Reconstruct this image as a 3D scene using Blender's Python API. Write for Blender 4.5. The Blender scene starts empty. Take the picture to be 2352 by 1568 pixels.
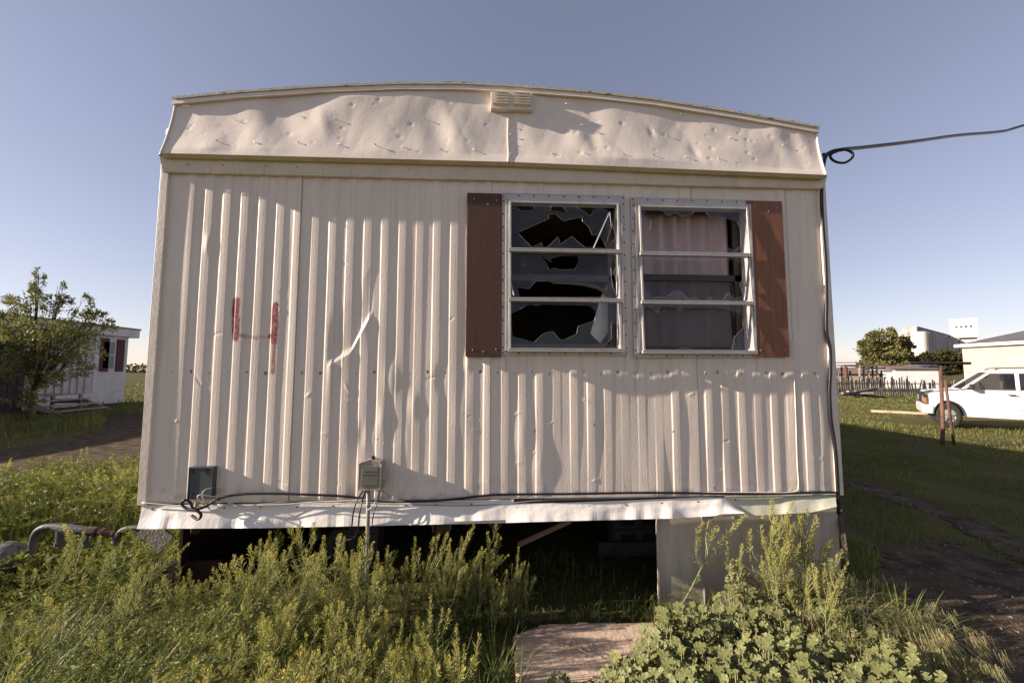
import bpy, math, random
import numpy as np
from mathutils import Vector, Matrix
from mathutils.geometry import tessellate_polygon

# ------------------------------------------------------------------ camera
CAM = np.array([2.043, -2.513, 1.473]); YAW, PITCH, ROLL = 0.0503, 0.0756, 0.0018
FPX = 14/36*2352
def _axes():
    cy, sy, cp, sp = math.cos(YAW), math.sin(YAW), math.cos(PITCH), math.sin(PITCH)
    f = np.array([sy*cp, cy*cp, sp]); r = np.array([cy, -sy, 0.0]); u = np.cross(r, f)
    c, s = math.cos(ROLL), math.sin(ROLL)
    return c*r+s*u, -s*r+c*u, f
AR, AU, AF = _axes()
scn = bpy.context.scene
cd = bpy.data.cameras.new('camera'); cam = bpy.data.objects.new('camera', cd)
scn.collection.objects.link(cam); scn.camera = cam
cd.lens = 14; cd.sensor_width = 36; cd.clip_start = 0.05; cd.clip_end = 6000
m = Matrix.Identity(4)
for i in range(3):
    m[i][0] = AR[i]; m[i][1] = AU[i]; m[i][2] = -AF[i]; m[i][3] = CAM[i]
cam.matrix_world = m
# ------------------------------------------------------------------ sky and sun
SUNV = np.array([0.95, 0.078, -0.36]); SUNV = SUNV/np.linalg.norm(SUNV)   # the way the light travels
SEL = math.asin(-SUNV[2]); SAZ = math.atan2(-SUNV[0], -SUNV[1])
w = bpy.data.worlds.new('World'); scn.world = w; w.use_nodes = True
nt = w.node_tree; nt.nodes.clear()
sky = nt.nodes.new('ShaderNodeTexSky'); sky.sky_type = 'NISHITA'; sky.sun_disc = False
sky.sun_elevation = SEL; sky.sun_rotation = SAZ % (2*math.pi)
sky.air_density = 1.0; sky.dust_density = 0.6; sky.ozone_density = 2.0; sky.altitude = 1000
tint = nt.nodes.new('ShaderNodeMix'); tint.data_type = 'RGBA'; tint.blend_type = 'MULTIPLY'
tint.inputs[0].default_value = 1.0; tint.inputs[7].default_value = (1.15, 0.985, 1.0, 1)
bg = nt.nodes.new('ShaderNodeBackground'); bg.inputs[1].default_value = 0.106
ow = nt.nodes.new('ShaderNodeOutputWorld')
hs = nt.nodes.new('ShaderNodeHueSaturation'); hs.inputs['Saturation'].default_value = 0.88
gm = nt.nodes.new('ShaderNodeGamma'); gm.inputs[1].default_value = 0.74
nt.links.new(sky.outputs[0], hs.inputs['Color']); nt.links.new(hs.outputs[0], gm.inputs[0]); nt.links.new(gm.outputs[0], tint.inputs[6]); nt.links.new(tint.outputs[2], bg.inputs[0]); nt.links.new(bg.outputs[0], ow.inputs[0])
sd = bpy.data.lights.new('sun', 'SUN'); so = bpy.data.objects.new('sun', sd); scn.collection.objects.link(so)
sd.energy = 5.0; sd.angle = math.radians(0.55); sd.color = (1.0, 0.87, 0.735)
so.rotation_euler = Vector(SUNV).to_track_quat('-Z', 'Y').to_euler()
so.location = (-20, -5, 12)
vs = scn.view_settings; vs.view_transform = 'Standard'; vs.look = 'None'; vs.exposure = 1.0; vs.gamma = 1.0
scn.cycles.max_bounces = 6; scn.cycles.transparent_max_bounces = 12

# ------------------------------------------------------------------ helpers
rng = np.random.default_rng(7); random.seed(7)
C = scn.collection
def ray(px, py):
    d = AF + AR*((px-1176)/FPX) - AU*((py-784)/FPX)
    return d
def at(px, py, Y=0.0):                     # point of the plane y = Y seen at a pixel of the photograph
    d = ray(px, py); t = (Y-CAM[1])/d[1]; return CAM + d*t
def gr(px, py, z=0.0):                     # point of the ground seen there
    d = ray(px, py); t = (z-CAM[2])/d[2]; return CAM + d*t
def vnoise(x, y, seed=0, s=1.0):
    x = np.asarray(x, float)*s; y = np.asarray(y, float)*s
    xi = np.floor(x).astype(int); yi = np.floor(y).astype(int); fx = x-xi; fy = y-yi
    fx = fx*fx*(3-2*fx); fy = fy*fy*(3-2*fy)
    def h(a, b):
        v = np.sin(a*127.1+b*311.7+seed*74.7)*43758.5453
        return v-np.floor(v)
    return (h(xi, yi)*(1-fx)+h(xi+1, yi)*fx)*(1-fy)+(h(xi, yi+1)*(1-fx)+h(xi+1, yi+1)*fx)*fy
def fbm(x, y, seed=0, s=1.0, o=3):
    r = 0; a = .5
    for i in range(o):
        r = r+a*(vnoise(x, y, seed+i*17, s*2**i)-.5); a *= .5
    return r
def sstep(a, b, x):
    t = np.clip((np.asarray(x, float)-a)/(b-a), 0, 1); return t*t*(3-2*t)
def gh(x, y):                              # height of the ground
    x = np.asarray(x, float); y = np.asarray(y, float)
    far = sstep(3, 9, np.abs(x-2.1)+np.abs(y)*.6)
    return -0.13*sstep(5, 10, x) + far*0.09*fbm(x, y, 3, .35, 2) - 0.0*y

def tag(o, label=None, cat=None, group=None, kind=None):
    if label: o['label'] = label
    if cat: o['category'] = cat
    if group: o['group'] = group
    if kind: o['kind'] = kind
    return o
def thing(name, label, cat, loc=(0, 0, 0), rz=0, group=None):
    o = bpy.data.objects.new(name, None); C.objects.link(o); o.empty_display_size = .2
    o.location = loc; o.rotation_euler = (0, 0, rz)
    return tag(o, label, cat, group)
def kids(o): return [c for c in bpy.data.objects if c.parent == o]
def copy_tree(o, parent=None, ch_map=None):
    c = o.copy(); C.objects.link(c); c.parent = parent
    for ch in ch_map[o.name] if ch_map and o.name in ch_map else kids(o): copy_tree(ch, c, {'': []} if ch_map else None) if not ch_map else _leaf(ch, c)
    return c
def _leaf(ch, c):
    d = ch.copy(); C.objects.link(d); d.parent = c

class MB:
    def __init__(s): s.v = []; s.f = []; s.m = []
    def add(s, vs, fs, mi=0):
        b = len(s.v); s.v += [tuple(map(float, p)) for p in vs]
        s.f += [tuple(b+i for i in f) for f in fs]; s.m += [mi]*len(fs); return s
    def box(s, x0, x1, y0, y1, z0, z1, mi=0):
        if x0 > x1: x0, x1 = x1, x0
        if y0 > y1: y0, y1 = y1, y0
        if z0 > z1: z0, z1 = z1, z0
        return s.add([(x0,y0,z0),(x1,y0,z0),(x1,y1,z0),(x0,y1,z0),(x0,y0,z1),(x1,y0,z1),(x1,y1,z1),(x0,y1,z1)],
                     [(3,2,1,0),(4,5,6,7),(0,1,5,4),(1,2,6,5),(2,3,7,6),(3,0,4,7)], mi)
    def bar(s, a, b, w, h, mi=0, up=(0, 0, 1), w2=None, h2=None):
        a = np.array(a, float); b = np.array(b, float); d = b-a; L = np.linalg.norm(d); d = d/L
        u = np.array(up, float); r = np.cross(d, u)
        if np.linalg.norm(r) < 1e-3: r = np.cross(d, (1, 0, 0))
        r /= np.linalg.norm(r); u = np.cross(r, d); w2 = w2 or w; h2 = h2 or h
        vs = [a+r*w/2*i+u*h/2*j for i, j in ((-1,-1),(1,-1),(1,1),(-1,1))]+[b+r*w2/2*i+u*h2/2*j for i, j in ((-1,-1),(1,-1),(1,1),(-1,1))]
        return s.add(vs, [(0,1,2,3),(7,6,5,4),(0,4,5,1),(1,5,6,2),(2,6,7,3),(3,7,4,0)], mi)
    def tube(s, pts, r, n=8, mi=0, cap=True):
        pts = [np.array(p, float) for p in pts]; k = len(pts)
        rs = list(r) if hasattr(r, '__len__') else [r]*k
        base = len(s.v); ref = None; vs = []
        for i, p in enumerate(pts):
            d = pts[min(i+1, k-1)]-pts[max(i-1, 0)]; d = d/(np.linalg.norm(d)+1e-12)
            if ref is None:
                ref = np.cross(d, (0, 0, 1))
                if np.linalg.norm(ref) < .1: ref = np.cross(d, (1, 0, 0))
            ref = ref-d*(ref@d); ref /= np.linalg.norm(ref); q = np.cross(d, ref)
            for j in range(n):
                a = 2*math.pi*j/n; vs.append(p+(ref*math.cos(a)+q*math.sin(a))*rs[i])
        fs = [(i*n+j, i*n+(j+1) % n, (i+1)*n+(j+1) % n, (i+1)*n+j) for i in range(k-1) for j in range(n)]
        if cap: fs += [tuple(range(n))[::-1], tuple((k-1)*n+j for j in range(n))]
        return s.add(vs, fs, mi)
    def lathe(s, prof, c, axis='z', n=20, mi=0):   # prof: (radius, height)
        c = np.array(c, float); vs = []
        for r, h in prof:
            for j in range(n):
                a = 2*math.pi*j/n; p = (r*math.cos(a), r*math.sin(a), h)
                if axis == 'y': p = (p[0], p[2], p[1])
                if axis == 'x': p = (p[2], p[0], p[1])
                vs.append(c+np.array(p))
        k = len(prof)
        fs = [(i*n+j, i*n+(j+1) % n, (i+1)*n+(j+1) % n, (i+1)*n+j) for i in range(k-1) for j in range(n)]
        return s.add(vs, fs, mi)
    def poly(s, pts2, y0, y1, mi=0):               # an x-z outline given thickness in y
        n = len(pts2); a = [(p[0], y0, p[1]) for p in pts2]; b = [(p[0], y1, p[1]) for p in pts2]
        tri = tessellate_polygon([[Vector((p[0], p[1], 0)) for p in pts2]])
        return s.add(a+b, [tuple(t) for t in tri]+[tuple(n+i for i in t[::-1]) for t in tri]+[(i, (i+1) % n, n+(i+1) % n, n+i) for i in range(n)], mi)
    def build(s, name, mats, parent=None, smooth=False, bevel=0):
        me = bpy.data.meshes.new(name); me.from_pydata(s.v, [], s.f)
        mats = mats if isinstance(mats, (list, tuple)) else [mats]
        for q in mats: me.materials.append(q)
        if len(mats) > 1: me.polygons.foreach_set('material_index', s.m)
        if smooth: me.polygons.foreach_set('use_smooth', [True]*len(s.f))
        me.update()
        o = bpy.data.objects.new(name, me); C.objects.link(o)
        if parent is not None:
            o.parent = parent
            if parent.type == 'EMPTY' and not parent.get('local'): o.location = -parent.location
        if bevel:
            b = o.modifiers.new('bevel', 'BEVEL'); b.width = bevel; b.segments = 2; b.limit_method = 'ANGLE'; b.angle_limit = math.radians(40)
        return o
def npmesh(name, V, F, mats, parent=None, mi=None, smooth=False):
    me = bpy.data.meshes.new(name); V = np.asarray(V, np.float32); F = np.asarray(F, np.int32); k = F.shape[1]
    me.vertices.add(len(V)); me.vertices.foreach_set('co', V.ravel())
    me.loops.add(F.size); me.loops.foreach_set('vertex_index', F.ravel())
    me.polygons.add(len(F)); me.polygons.foreach_set('loop_start', np.arange(len(F), dtype=np.int32)*k)
    me.polygons.foreach_set('loop_total', np.full(len(F), k, np.int32))
    mats = mats if isinstance(mats, (list, tuple)) else [mats]
    for q in mats: me.materials.append(q)
    if mi is not None: me.polygons.foreach_set('material_index', np.asarray(mi, np.int32))
    me.polygons.foreach_set('use_smooth', np.full(len(F), smooth))
    me.update(calc_edges=True)
    o = bpy.data.objects.new(name, me); C.objects.link(o)
    if parent is not None:
        o.parent = parent
        if parent.type == 'EMPTY' and not parent.get('local'): o.location = -parent.location
    return o

# ------------------------------------------------------------------ materials
def mat(name, col, rough=.7, var=.12, scale=6, bump=0, bscale=40, metal=0, col2=None, stretch=(1, 1, 1), spec=.4, mixlo=.4, mixhi=.6, wave=None, trans=0):
    m_ = bpy.data.materials.new(name); m_.use_nodes = True; n = m_.node_tree; b = n.nodes['Principled BSDF']
    b.inputs['Roughness'].default_value = rough; b.inputs['Metallic'].default_value = metal; b.inputs['Specular IOR Level'].default_value = spec
    tc = n.nodes.new('ShaderNodeTexCoord'); mp = n.nodes.new('ShaderNodeMapping'); mp.inputs['Scale'].default_value = stretch
    n.links.new(tc.outputs['Object'], mp.inputs[0])
    ns = n.nodes.new('ShaderNodeTexNoise'); ns.inputs['Scale'].default_value = scale; ns.inputs['Detail'].default_value = 6; ns.inputs['Roughness'].default_value = .62
    n.links.new(mp.outputs[0], ns.inputs[0])
    cr = n.nodes.new('ShaderNodeValToRGB'); n.links.new(ns.outputs[0], cr.inputs[0])
    c = np.array(col); c2 = np.array(col2) if col2 is not None else c*(1-var*2)
    c1 = c if col2 is not None else np.clip(c*(1+var), 0, .95)
    cr.color_ramp.elements[0].position = mixlo if col2 is not None else .3; cr.color_ramp.elements[1].position = mixhi if col2 is not None else .7
    cr.color_ramp.elements[0].color = (*c2, 1); cr.color_ramp.elements[1].color = (*c1, 1)
    n.links.new(cr.outputs[0], b.inputs['Base Color'])
    if bump:
        n2 = n.nodes.new('ShaderNodeTexNoise'); n2.inputs['Scale'].default_value = bscale; n2.inputs['Detail'].default_value = 4
        n.links.new(mp.outputs[0], n2.inputs[0])
        bp = n.nodes.new('ShaderNodeBump'); bp.inputs['Strength'].default_value = bump; bp.inputs['Distance'].default_value = .02
        n.links.new(n2.outputs[0], bp.inputs['Height']); n.links.new(bp.outputs[0], b.inputs['Normal'])
    if trans:
        tr = n.nodes.new('ShaderNodeBsdfTranslucent'); n.links.new(cr.outputs[0], tr.inputs[0])
        mx = n.nodes.new('ShaderNodeMixShader'); mx.inputs[0].default_value = trans
        out = n.nodes['Material Output']
        n.links.new(b.outputs[0], mx.inputs[1]); n.links.new(tr.outputs[0], mx.inputs[2]); n.links.new(mx.outputs[0], out.inputs[0])
    return m_
def leafmat(name, c1, c2, scale=3, trans=.35, rough=.55):
    # leaf colour drifts from plant to plant and from clump to clump
    m_ = mat(name, c1, rough, col2=c2, scale=scale, trans=trans, mixlo=.35, mixhi=.65, spec=.3)
    return m_
PAINT = (.80, .685, .59)
def wallmat():
    m_ = mat('painted_siding', PAINT, .55, .05, 5, .12, 260, stretch=(1, 1, .12), spec=.35)
    n = m_.node_tree; b = n.nodes['Principled BSDF']; src = b.inputs['Base Color'].links[0].from_socket
    tc = n.nodes.new('ShaderNodeTexCoord')
    # dirt runs
    mp = n.nodes.new('ShaderNodeMapping'); mp.inputs['Scale'].default_value = (11, 1, .7); n.links.new(tc.outputs['Object'], mp.inputs[0])
    ns = n.nodes.new('ShaderNodeTexNoise'); ns.inputs['Scale'].default_value = 2.2; ns.inputs['Detail'].default_value = 7; n.links.new(mp.outputs[0], ns.inputs[0])
    r1 = n.nodes.new('ShaderNodeMapRange'); r1.inputs[1].default_value = .52; r1.inputs[2].default_value = .78; r1.inputs[4].default_value = .30; n.links.new(ns.outputs[0], r1.inputs[0])
    mx = n.nodes.new('ShaderNodeMix'); mx.data_type = 'RGBA'; mx.inputs[7].default_value = (.33, .25, .19, 1)
    n.links.new(r1.outputs[0], mx.inputs[0]); n.links.new(src, mx.inputs[6])
    at_ = n.nodes.new('ShaderNodeAttribute'); at_.attribute_name = 'paint'
    n3 = n.nodes.new('ShaderNodeTexNoise'); n3.inputs['Scale'].default_value = 60; n3.inputs['Detail'].default_value = 5; n.links.new(tc.outputs['Object'], n3.inputs[0])
    mr = n.nodes.new('ShaderNodeMapRange'); mr.inputs[1].default_value = .3; mr.inputs[2].default_value = .7; mr.inputs[3].default_value = .72; mr.inputs[4].default_value = 1.1; n.links.new(n3.outputs[0], mr.inputs[0])
    ml = n.nodes.new('ShaderNodeMath'); ml.operation = 'MULTIPLY'; ml.use_clamp = True; n.links.new(at_.outputs['Fac'], ml.inputs[0]); n.links.new(mr.outputs[0], ml.inputs[1])
    m2 = n.nodes.new('ShaderNodeMix'); m2.data_type = 'RGBA'; m2.inputs[7].default_value = (.27, .026, .032, 1)
    n.links.new(ml.outputs[0], m2.inputs[0]); n.links.new(mx.outputs[2], m2.inputs[6])
    a2 = n.nodes.new('ShaderNodeAttribute'); a2.attribute_name = 'rust'
    m3 = n.nodes.new('ShaderNodeMix'); m3.data_type = 'RGBA'; m3.inputs[7].default_value = (.12, .075, .05, 1)
    n.links.new(a2.outputs['Fac'], m3.inputs[0]); n.links.new(m2.outputs[2], m3.inputs[6])
    n.links.new(m3.outputs[2], b.inputs['Base Color'])
    return m_
M = {}
M['wall'] = wallmat()
M['trimw'] = mat('painted_trim', (.78, .675, .575), .5, .06, 8, .08, 60)
M['fascia'] = mat('dented_fascia_paint', (.80, .695, .61), .5, .05, 7, .05, 60)
M['eave'] = mat('yellowed_eave', (.52, .40, .20), .6, .1, 10)
M['roofedge'] = mat('flaking_roof_edge', (.62, .55, .45), .7, 0, 14, .4, 60, col2=(.09, .07, .05), mixlo=.36, mixhi=.42, stretch=(1, 1, 3))
M['flash'] = mat('flashing_paint', (.78, .72, .66), .5, .05, 5, .12, 30)
M['flashg'] = mat('greenish_flashing', (.50, .49, .38), .5, .06, 5, .12, 30)
M['skirt'] = mat('skirting_panel', (.50, .43, .36), .7, .10, 3, .1, 60, stretch=(5, 1, .7))
M['shutter'] = mat('shaded_shutter_wood', (.088, .038, .022), .6, .08, 9, .05, 40, stretch=(6, 1, .35))  # left shutter: darker copy of the brown, its shade put into the colour
M['shutter2'] = mat('sunlit_shutter_wood', (.235, .095, .048), .55, .12, 9, .06, 40, stretch=(6, 1, .35))  # right shutter: lighter copy of the brown, sunlight put into the colour
M['alu'] = mat('aluminium', (.55, .51, .48), .45, .08, 12, .05, 50, metal=.15)
M['aluw'] = mat('weathered_aluminium', (.48, .45, .43), .5, .1, 14, .1, 60, metal=.15)
M['rustspot'] = mat('rusty_screw', (.28, .17, .10), .8, .2, 20)
M['screw'] = mat('dark_screw', (.03, .025, .02), .6)
M['brownframe'] = mat('inner_brown_frame', (.055, .038, .032), .5)
M['curtain'] = mat('pinkish_curtain', (.52, .40, .41), .9, .12, 4, .1, 60, stretch=(3, 1, .5))
M['cloth'] = mat('white_cloth', (.6, .56, .52), .9)
M['inside'] = mat('inner_panelling', (.30, .23, .17), .8, .2, 3)
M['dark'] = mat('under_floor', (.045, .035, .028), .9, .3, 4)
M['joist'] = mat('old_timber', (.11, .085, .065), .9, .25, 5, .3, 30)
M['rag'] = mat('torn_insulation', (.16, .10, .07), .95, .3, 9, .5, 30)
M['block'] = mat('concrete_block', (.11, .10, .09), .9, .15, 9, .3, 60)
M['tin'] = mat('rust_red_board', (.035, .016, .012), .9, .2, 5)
M['scrap'] = mat('grooved_board', (.22, .19, .16), .9, .2, 5, .5, 60)
M['greybox'] = mat('grey_enamel', (.075, .082, .095), .5, .1, 12)
M['beigebox'] = mat('beige_plastic', (.38, .335, .29), .5, .06, 9)
M['boxface'] = mat('grey_label_face', (.20, .185, .155), .45, .1, 12)
M['boxtext'] = mat('embossed_text', (.36, .33, .28), .5)
M['conduit'] = mat('grey_conduit', (.30, .285, .26), .5, .12, 14)
M['black'] = mat('black_cable', (.010, .010, .016), .4)
M['white'] = mat('white_cable', (.60, .54, .46), .5)
M['pipe'] = mat('grey_painted_pipe', (.065, .07, .073), .6, .15, 12, .2, 50)
M['piperust'] = mat('rusty_pipe', (.075, .043, .033), .85, .25, 14, .3, 50)
M['slab'] = mat('sandy_concrete', (.56, .42, .32), .9, 0, 2.2, .3, 45, col2=(.36, .25, .18), mixlo=.3, mixhi=.6)
M['twig'] = mat('dry_twig', (.25, .16, .10), .9)
M['dirtyglass'] = None
def glassmat(name, tint_, gl, dif):
    m_ = bpy.data.materials.new(name); m_.use_nodes = True; n = m_.node_tree; n.nodes.clear()
    o = n.nodes.new('ShaderNodeOutputMaterial'); t = n.nodes.new('ShaderNodeBsdfTransparent'); t.inputs[0].default_value = (*tint_, 1)
    g = n.nodes.new('ShaderNodeBsdfGlossy'); g.inputs['Roughness'].default_value = .03
    d = n.nodes.new('ShaderNodeBsdfDiffuse'); d.inputs[0].default_value = (.55, .53, .52, 1)
    tc = n.nodes.new('ShaderNodeTexCoord'); ns = n.nodes.new('ShaderNodeTexNoise'); ns.inputs['Scale'].default_value = 9; ns.inputs['Detail'].default_value = 6
    n.links.new(tc.outputs['Object'], ns.inputs[0])
    mr = n.nodes.new('ShaderNodeMapRange'); mr.inputs[1].default_value = .35; mr.inputs[2].default_value = .75; mr.inputs[3].default_value = dif*.4; mr.inputs[4].default_value = dif*1.8
    n.links.new(ns.outputs[0], mr.inputs[0])
    a = n.nodes.new('ShaderNodeMixShader'); a.inputs[0].default_value = gl; b = n.nodes.new('ShaderNodeMixShader')
    n.links.new(t.outputs[0], a.inputs[1]); n.links.new(g.outputs[0], a.inputs[2]); n.links.new(mr.outputs[0], b.inputs[0])
    n.links.new(a.outputs[0], b.inputs[1]); n.links.new(d.outputs[0], b.inputs[2]); n.links.new(b.outputs[0], o.inputs[0])
    return m_
M['glass'] = glassmat('dusty_glass', (.85, .87, .9), .045, .028)
M['shardedge'] = mat('glass_edge', (.22, .24, .24), .2, .3, 30)  # pale rim colour stands in for the highlight on broken edges
M['carglass'] = glassmat('car_glass', (.30, .31, .31), .06, .01)
M['dirtyglass'] = glassmat('dirty_storm_glass', (.45, .44, .45), .03, .03)
# ------------------------------------------------------------------ ground
def axis_coords(lo, hi, a, b, step, growth=1.25):
    c = list(np.arange(a, b+1e-6, step)); s = step
    while c[-1] < hi: s *= growth; c.append(c[-1]+s)
    s = step
    while c[0] > lo: s *= growth; c.insert(0, c[0]-s)
    return np.array(c)
def grid_obj(name, xs, ys, zf, m_, mask=None):
    X, Y = np.meshgrid(xs, ys); Z = zf(X, Y); V = np.stack([X, Y, Z], -1).reshape(-1, 3)
    nx, ny = len(xs), len(ys); i, j = np.meshgrid(np.arange(nx-1), np.arange(ny-1)); b = (j*nx+i).ravel()
    F = np.stack([b, b+1, b+nx+1, b+nx], -1)
    if mask is not None:
        cx = V[F].mean(1); F = F[mask(cx[:, 0], cx[:, 1])]
        u, inv = np.unique(F, return_inverse=True); V = V[u]; F = inv.reshape(-1, 4)
    return npmesh(name, V, F, m_, smooth=True)
def groundmat():
    m_ = mat('grassy_ground', (.10, .096, .030), 1, col2=(.10, .08, .042), scale=1.3, bump=.6, bscale=14, spec=.05)
    return m_
M['ground'] = groundmat()
M['dirt'] = mat('trodden_dirt', (.135, .100, .068), 1, col2=(.060, .046, .032), scale=5, bump=1.0, bscale=60, spec=.05)
ground = grid_obj('ground', axis_coords(-3000, 3000, -16, 22, .2), axis_coords(-600, 4500, -5, 26, .2), lambda x, y: gh(x, y), M['ground'])
tag(ground, kind='structure')
def inpoly(x, y, P):
    r = np.zeros(np.shape(x), bool); n = len(P)
    for i in range(n):
        x1, y1 = P[i]; x2, y2 = P[(i+1) % n]
        c = ((y1 > y) != (y2 > y)) & (x < (x2-x1)*(y-y1)/(y2-y1+1e-12)+x1); r ^= c
    return r
def path(name, P, step=.12, seed=1):
    P = np.array(P); xs = np.arange(P[:, 0].min()-1, P[:, 0].max()+1, step); ys = np.arange(P[:, 1].min()-1, P[:, 1].max()+1, step)
    def mk(x, y):
        return inpoly(x+1.0*fbm(x, y, seed, 1.3, 4), y+1.0*fbm(x, y, seed+5, 1.3, 4), P)
    o = grid_obj(name, xs, ys, lambda x, y: gh(x, y)+.007, M['dirt'], mk); return tag(o, kind='structure')
PATH_L = [gr(*p)[:2] for p in ((-900, 1120), (-500, 1060), (0, 1036), (140, 1012), (240, 985), (235, 954), (420, 950), (600, 952), (600, 1100), (420, 1130), (335, 1140), (200, 1170), (0, 1200), (-400, 1300))]
PATH_R = [gr(*p)[:2] for p in ((1990, 1235), (2120, 1225), (2352, 1330), (2700, 1500), (2900, 1700), (2400, 1700), (2250, 1540), (2130, 1430), (2020, 1330))]
TRACK = [gr(*p)[:2] for p in ((1900, 1088), (1980, 1095), (2352, 1235), (2700, 1370), (2700, 1420), (2352, 1270), (1990, 1125), (1900, 1100))]
path('dirt_path', PATH_L, .08, seed=2); path('gravel_path', PATH_R, .06, 9); path('wheel_track', TRACK, .08, 14)

# ------------------------------------------------------------------ the mobile home
W = 4.27; ZB = .696; ZT = 2.786; LEN = 12.5
home = thing('mobile_home', 'old cream metal mobile home with corrugated end wall and broken windows', 'mobile home', (0, 0, 0))
def X(px, py, Y=0): return at(px, py, Y)[0]
def Z(px, py, Y=0): return at(px, py, Y)[2]
# openings of the two windows (metres)
WIN = []
for (l, r, t, b) in ((1160, 1430, 460, 806), (1459, 1727, 470, 812)):
    y = -.01; cx = (l+r)/2
    WIN.append((X(l, 640, y), X(r, 640, y), Z(cx, b, y), Z(cx, t, y)))
SEAMS = [X(697, 400), X(1129, 500), X(1588, 500)]
SEAMS.append(X(1830, 1000))
x_first = X(400, 560)
PITCHX = (SEAMS[1]-SEAMS[0])/11
RIBS = sorted([SEAMS[0]+.062+k*PITCHX for k in range(-8, 34)])
RIBS = [r for r in RIBS if .06 < r < W-.07]
def wall_out(x, z):                        # how far the sheet stands out of the plane of the wall
    x = np.asarray(x, float); z = np.asarray(z, float)
    o = np.zeros(np.broadcast(x, z).shape)
    wob = .0035*fbm(x*0+z, x, 21, 1.6, 2)
    for i, r in enumerate(RIBS):
        u = x-r+wob
        h = np.where(u < 0, 0, np.where(u < .006, .80*u/.006, np.where(u < .030, .80+.20*(u-.006)/.024, np.where(u < .050, 1-.06*(u-.030)/.02, np.clip(1-(u-.050)/.012, 0, 1)*.94))))
        amp = .0052*(1+.9*fbm(z*0+i*3.7, z, 33, .9, 2))*(.62 if i in (12, 13) else 1) if r < 2.25 else .0050*np.clip(.62+2.6*fbm(z*0+i*5.3, z, 35, 1.7, 2), .12, 1.15)*(.45 if i % 4 == 1 else 1)
        o = o+h*amp
    # sheets bulge between their fixings
    o = o+(.012-.006*sstep(.9, 1.2, x)*(1-sstep(2.3, 2.6, x)))*fbm(x*1.5, z*.55, 8, 1.0, 2)+.0062*fbm(x*4.2, z*1.0, 12, 1.0, 2)
    # right-hand sheets lie flatter
    fl = sstep(2.45, 2.9, x); o = o+.014*fl*(1-sstep(1.75, 2.1, z))*fbm(x*3.6, z*1.3, 41, 1, 2)
    # kicked-in dent with a sharp crease
    A, B, D = np.array(at(758, 838)[[0, 2]]), np.array(at(805, 812)[[0, 2]]), np.array(at(848, 735)[[0, 2]])
    cz = np.where(x < B[0], A[1]+(x-A[0])*(B[1]-A[1])/(B[0]-A[0]), B[1]+(x-B[0])*(D[1]-B[1])/(D[0]-B[0]))
    inx = sstep(A[0]-.02, A[0]+.01, x)*(1-sstep(D[0]-.01, D[0]+.03, x))
    d = z-cz
    o = o-.008*inx*np.where(d > 0, np.clip(1-d/.34, 0, 1)*sstep(-.010, .05, d), 0)
    o = o+.006*inx*np.where(d <= 0, np.exp(d/.12), np.exp(-d/.045))
    for (px, py, rr, dp) in ((880, 960, .03, .006), (830, 1000, .03, -.006), (950, 930, .03, .006), (1010, 870, .025, -.006), (900, 870, .04, .008), (1075, 830, .02, .006), (480, 560, .02, .005), (1200, 1000, .05, .006), (1240, 1060, .05, .006), (940, 1010, .05, .004), (1060, 960, .05, .004)):
        q = at(px, py); o = o+dp*np.exp(-((x-q[0])**2+((z-q[2])*.35)**2)/rr**2)
    rr_ = np.random.default_rng(17)            # small sharp kinks
    for _ in range(46):
        kx, kz, ka, kl = rr_.uniform(.1, W-.1), rr_.uniform(ZB+.1, ZT-.5), rr_.uniform(-1.1, 1.1), rr_.uniform(.012, .035)
        m_ = (np.abs(x-kx) < .08) & (np.abs(z-kz) < .08)
        if np.any(m_):
            dx = x-kx; dz = z-kz; u_ = dx*math.cos(ka)+dz*math.sin(ka); v_ = -dx*math.sin(ka)+dz*math.cos(ka)
            o = o+np.where(m_, rr_.choice([-1, 1])*.0035*np.exp(-(u_/kl)**2)*np.exp(-np.abs(v_)/.005), 0)
    # seams: one sheet laps over the next
    for s_ in SEAMS: o = o+.0035*(np.clip((x-s_+.10)/.10, 0, 1)*(x < s_))*(x > s_-.10)
    edge = np.minimum(np.minimum(x/.05, (W-x)/.05), np.minimum((z-ZB)/.03, (ZT-z)/.06)); o = o*np.clip(edge, 0, 1)
    return np.clip(o, -.02, .03)
xs = np.unique(np.concatenate([np.arange(0, W+1e-6, .004), [a for wn in WIN for a in wn[:2]]]))
zs = np.unique(np.concatenate([np.linspace(ZB, ZT, 210), [a for wn in WIN for a in wn[2:]]]))
XX, ZZ = np.meshgrid(xs, zs); OUT = wall_out(XX, ZZ)
V = np.stack([XX, -.004-OUT, ZZ], -1).reshape(-1, 3); nx = len(xs)
i_, j_ = np.meshgrid(np.arange(nx-1), np.arange(len(zs)-1)); b_ = (j_*nx+i_).ravel(); F = np.stack([b_, b_+1, b_+nx+1, b_+nx], -1)
cc = V[F].mean(1); keep = np.ones(len(F), bool)
for (a, b, c, d) in WIN: keep &= ~((cc[:, 0] > a) & (cc[:, 0] < b) & (cc[:, 2] > c) & (cc[:, 2] < d))
wall = npmesh('end_wall', V, F[keep], M['wall'], home)
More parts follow.
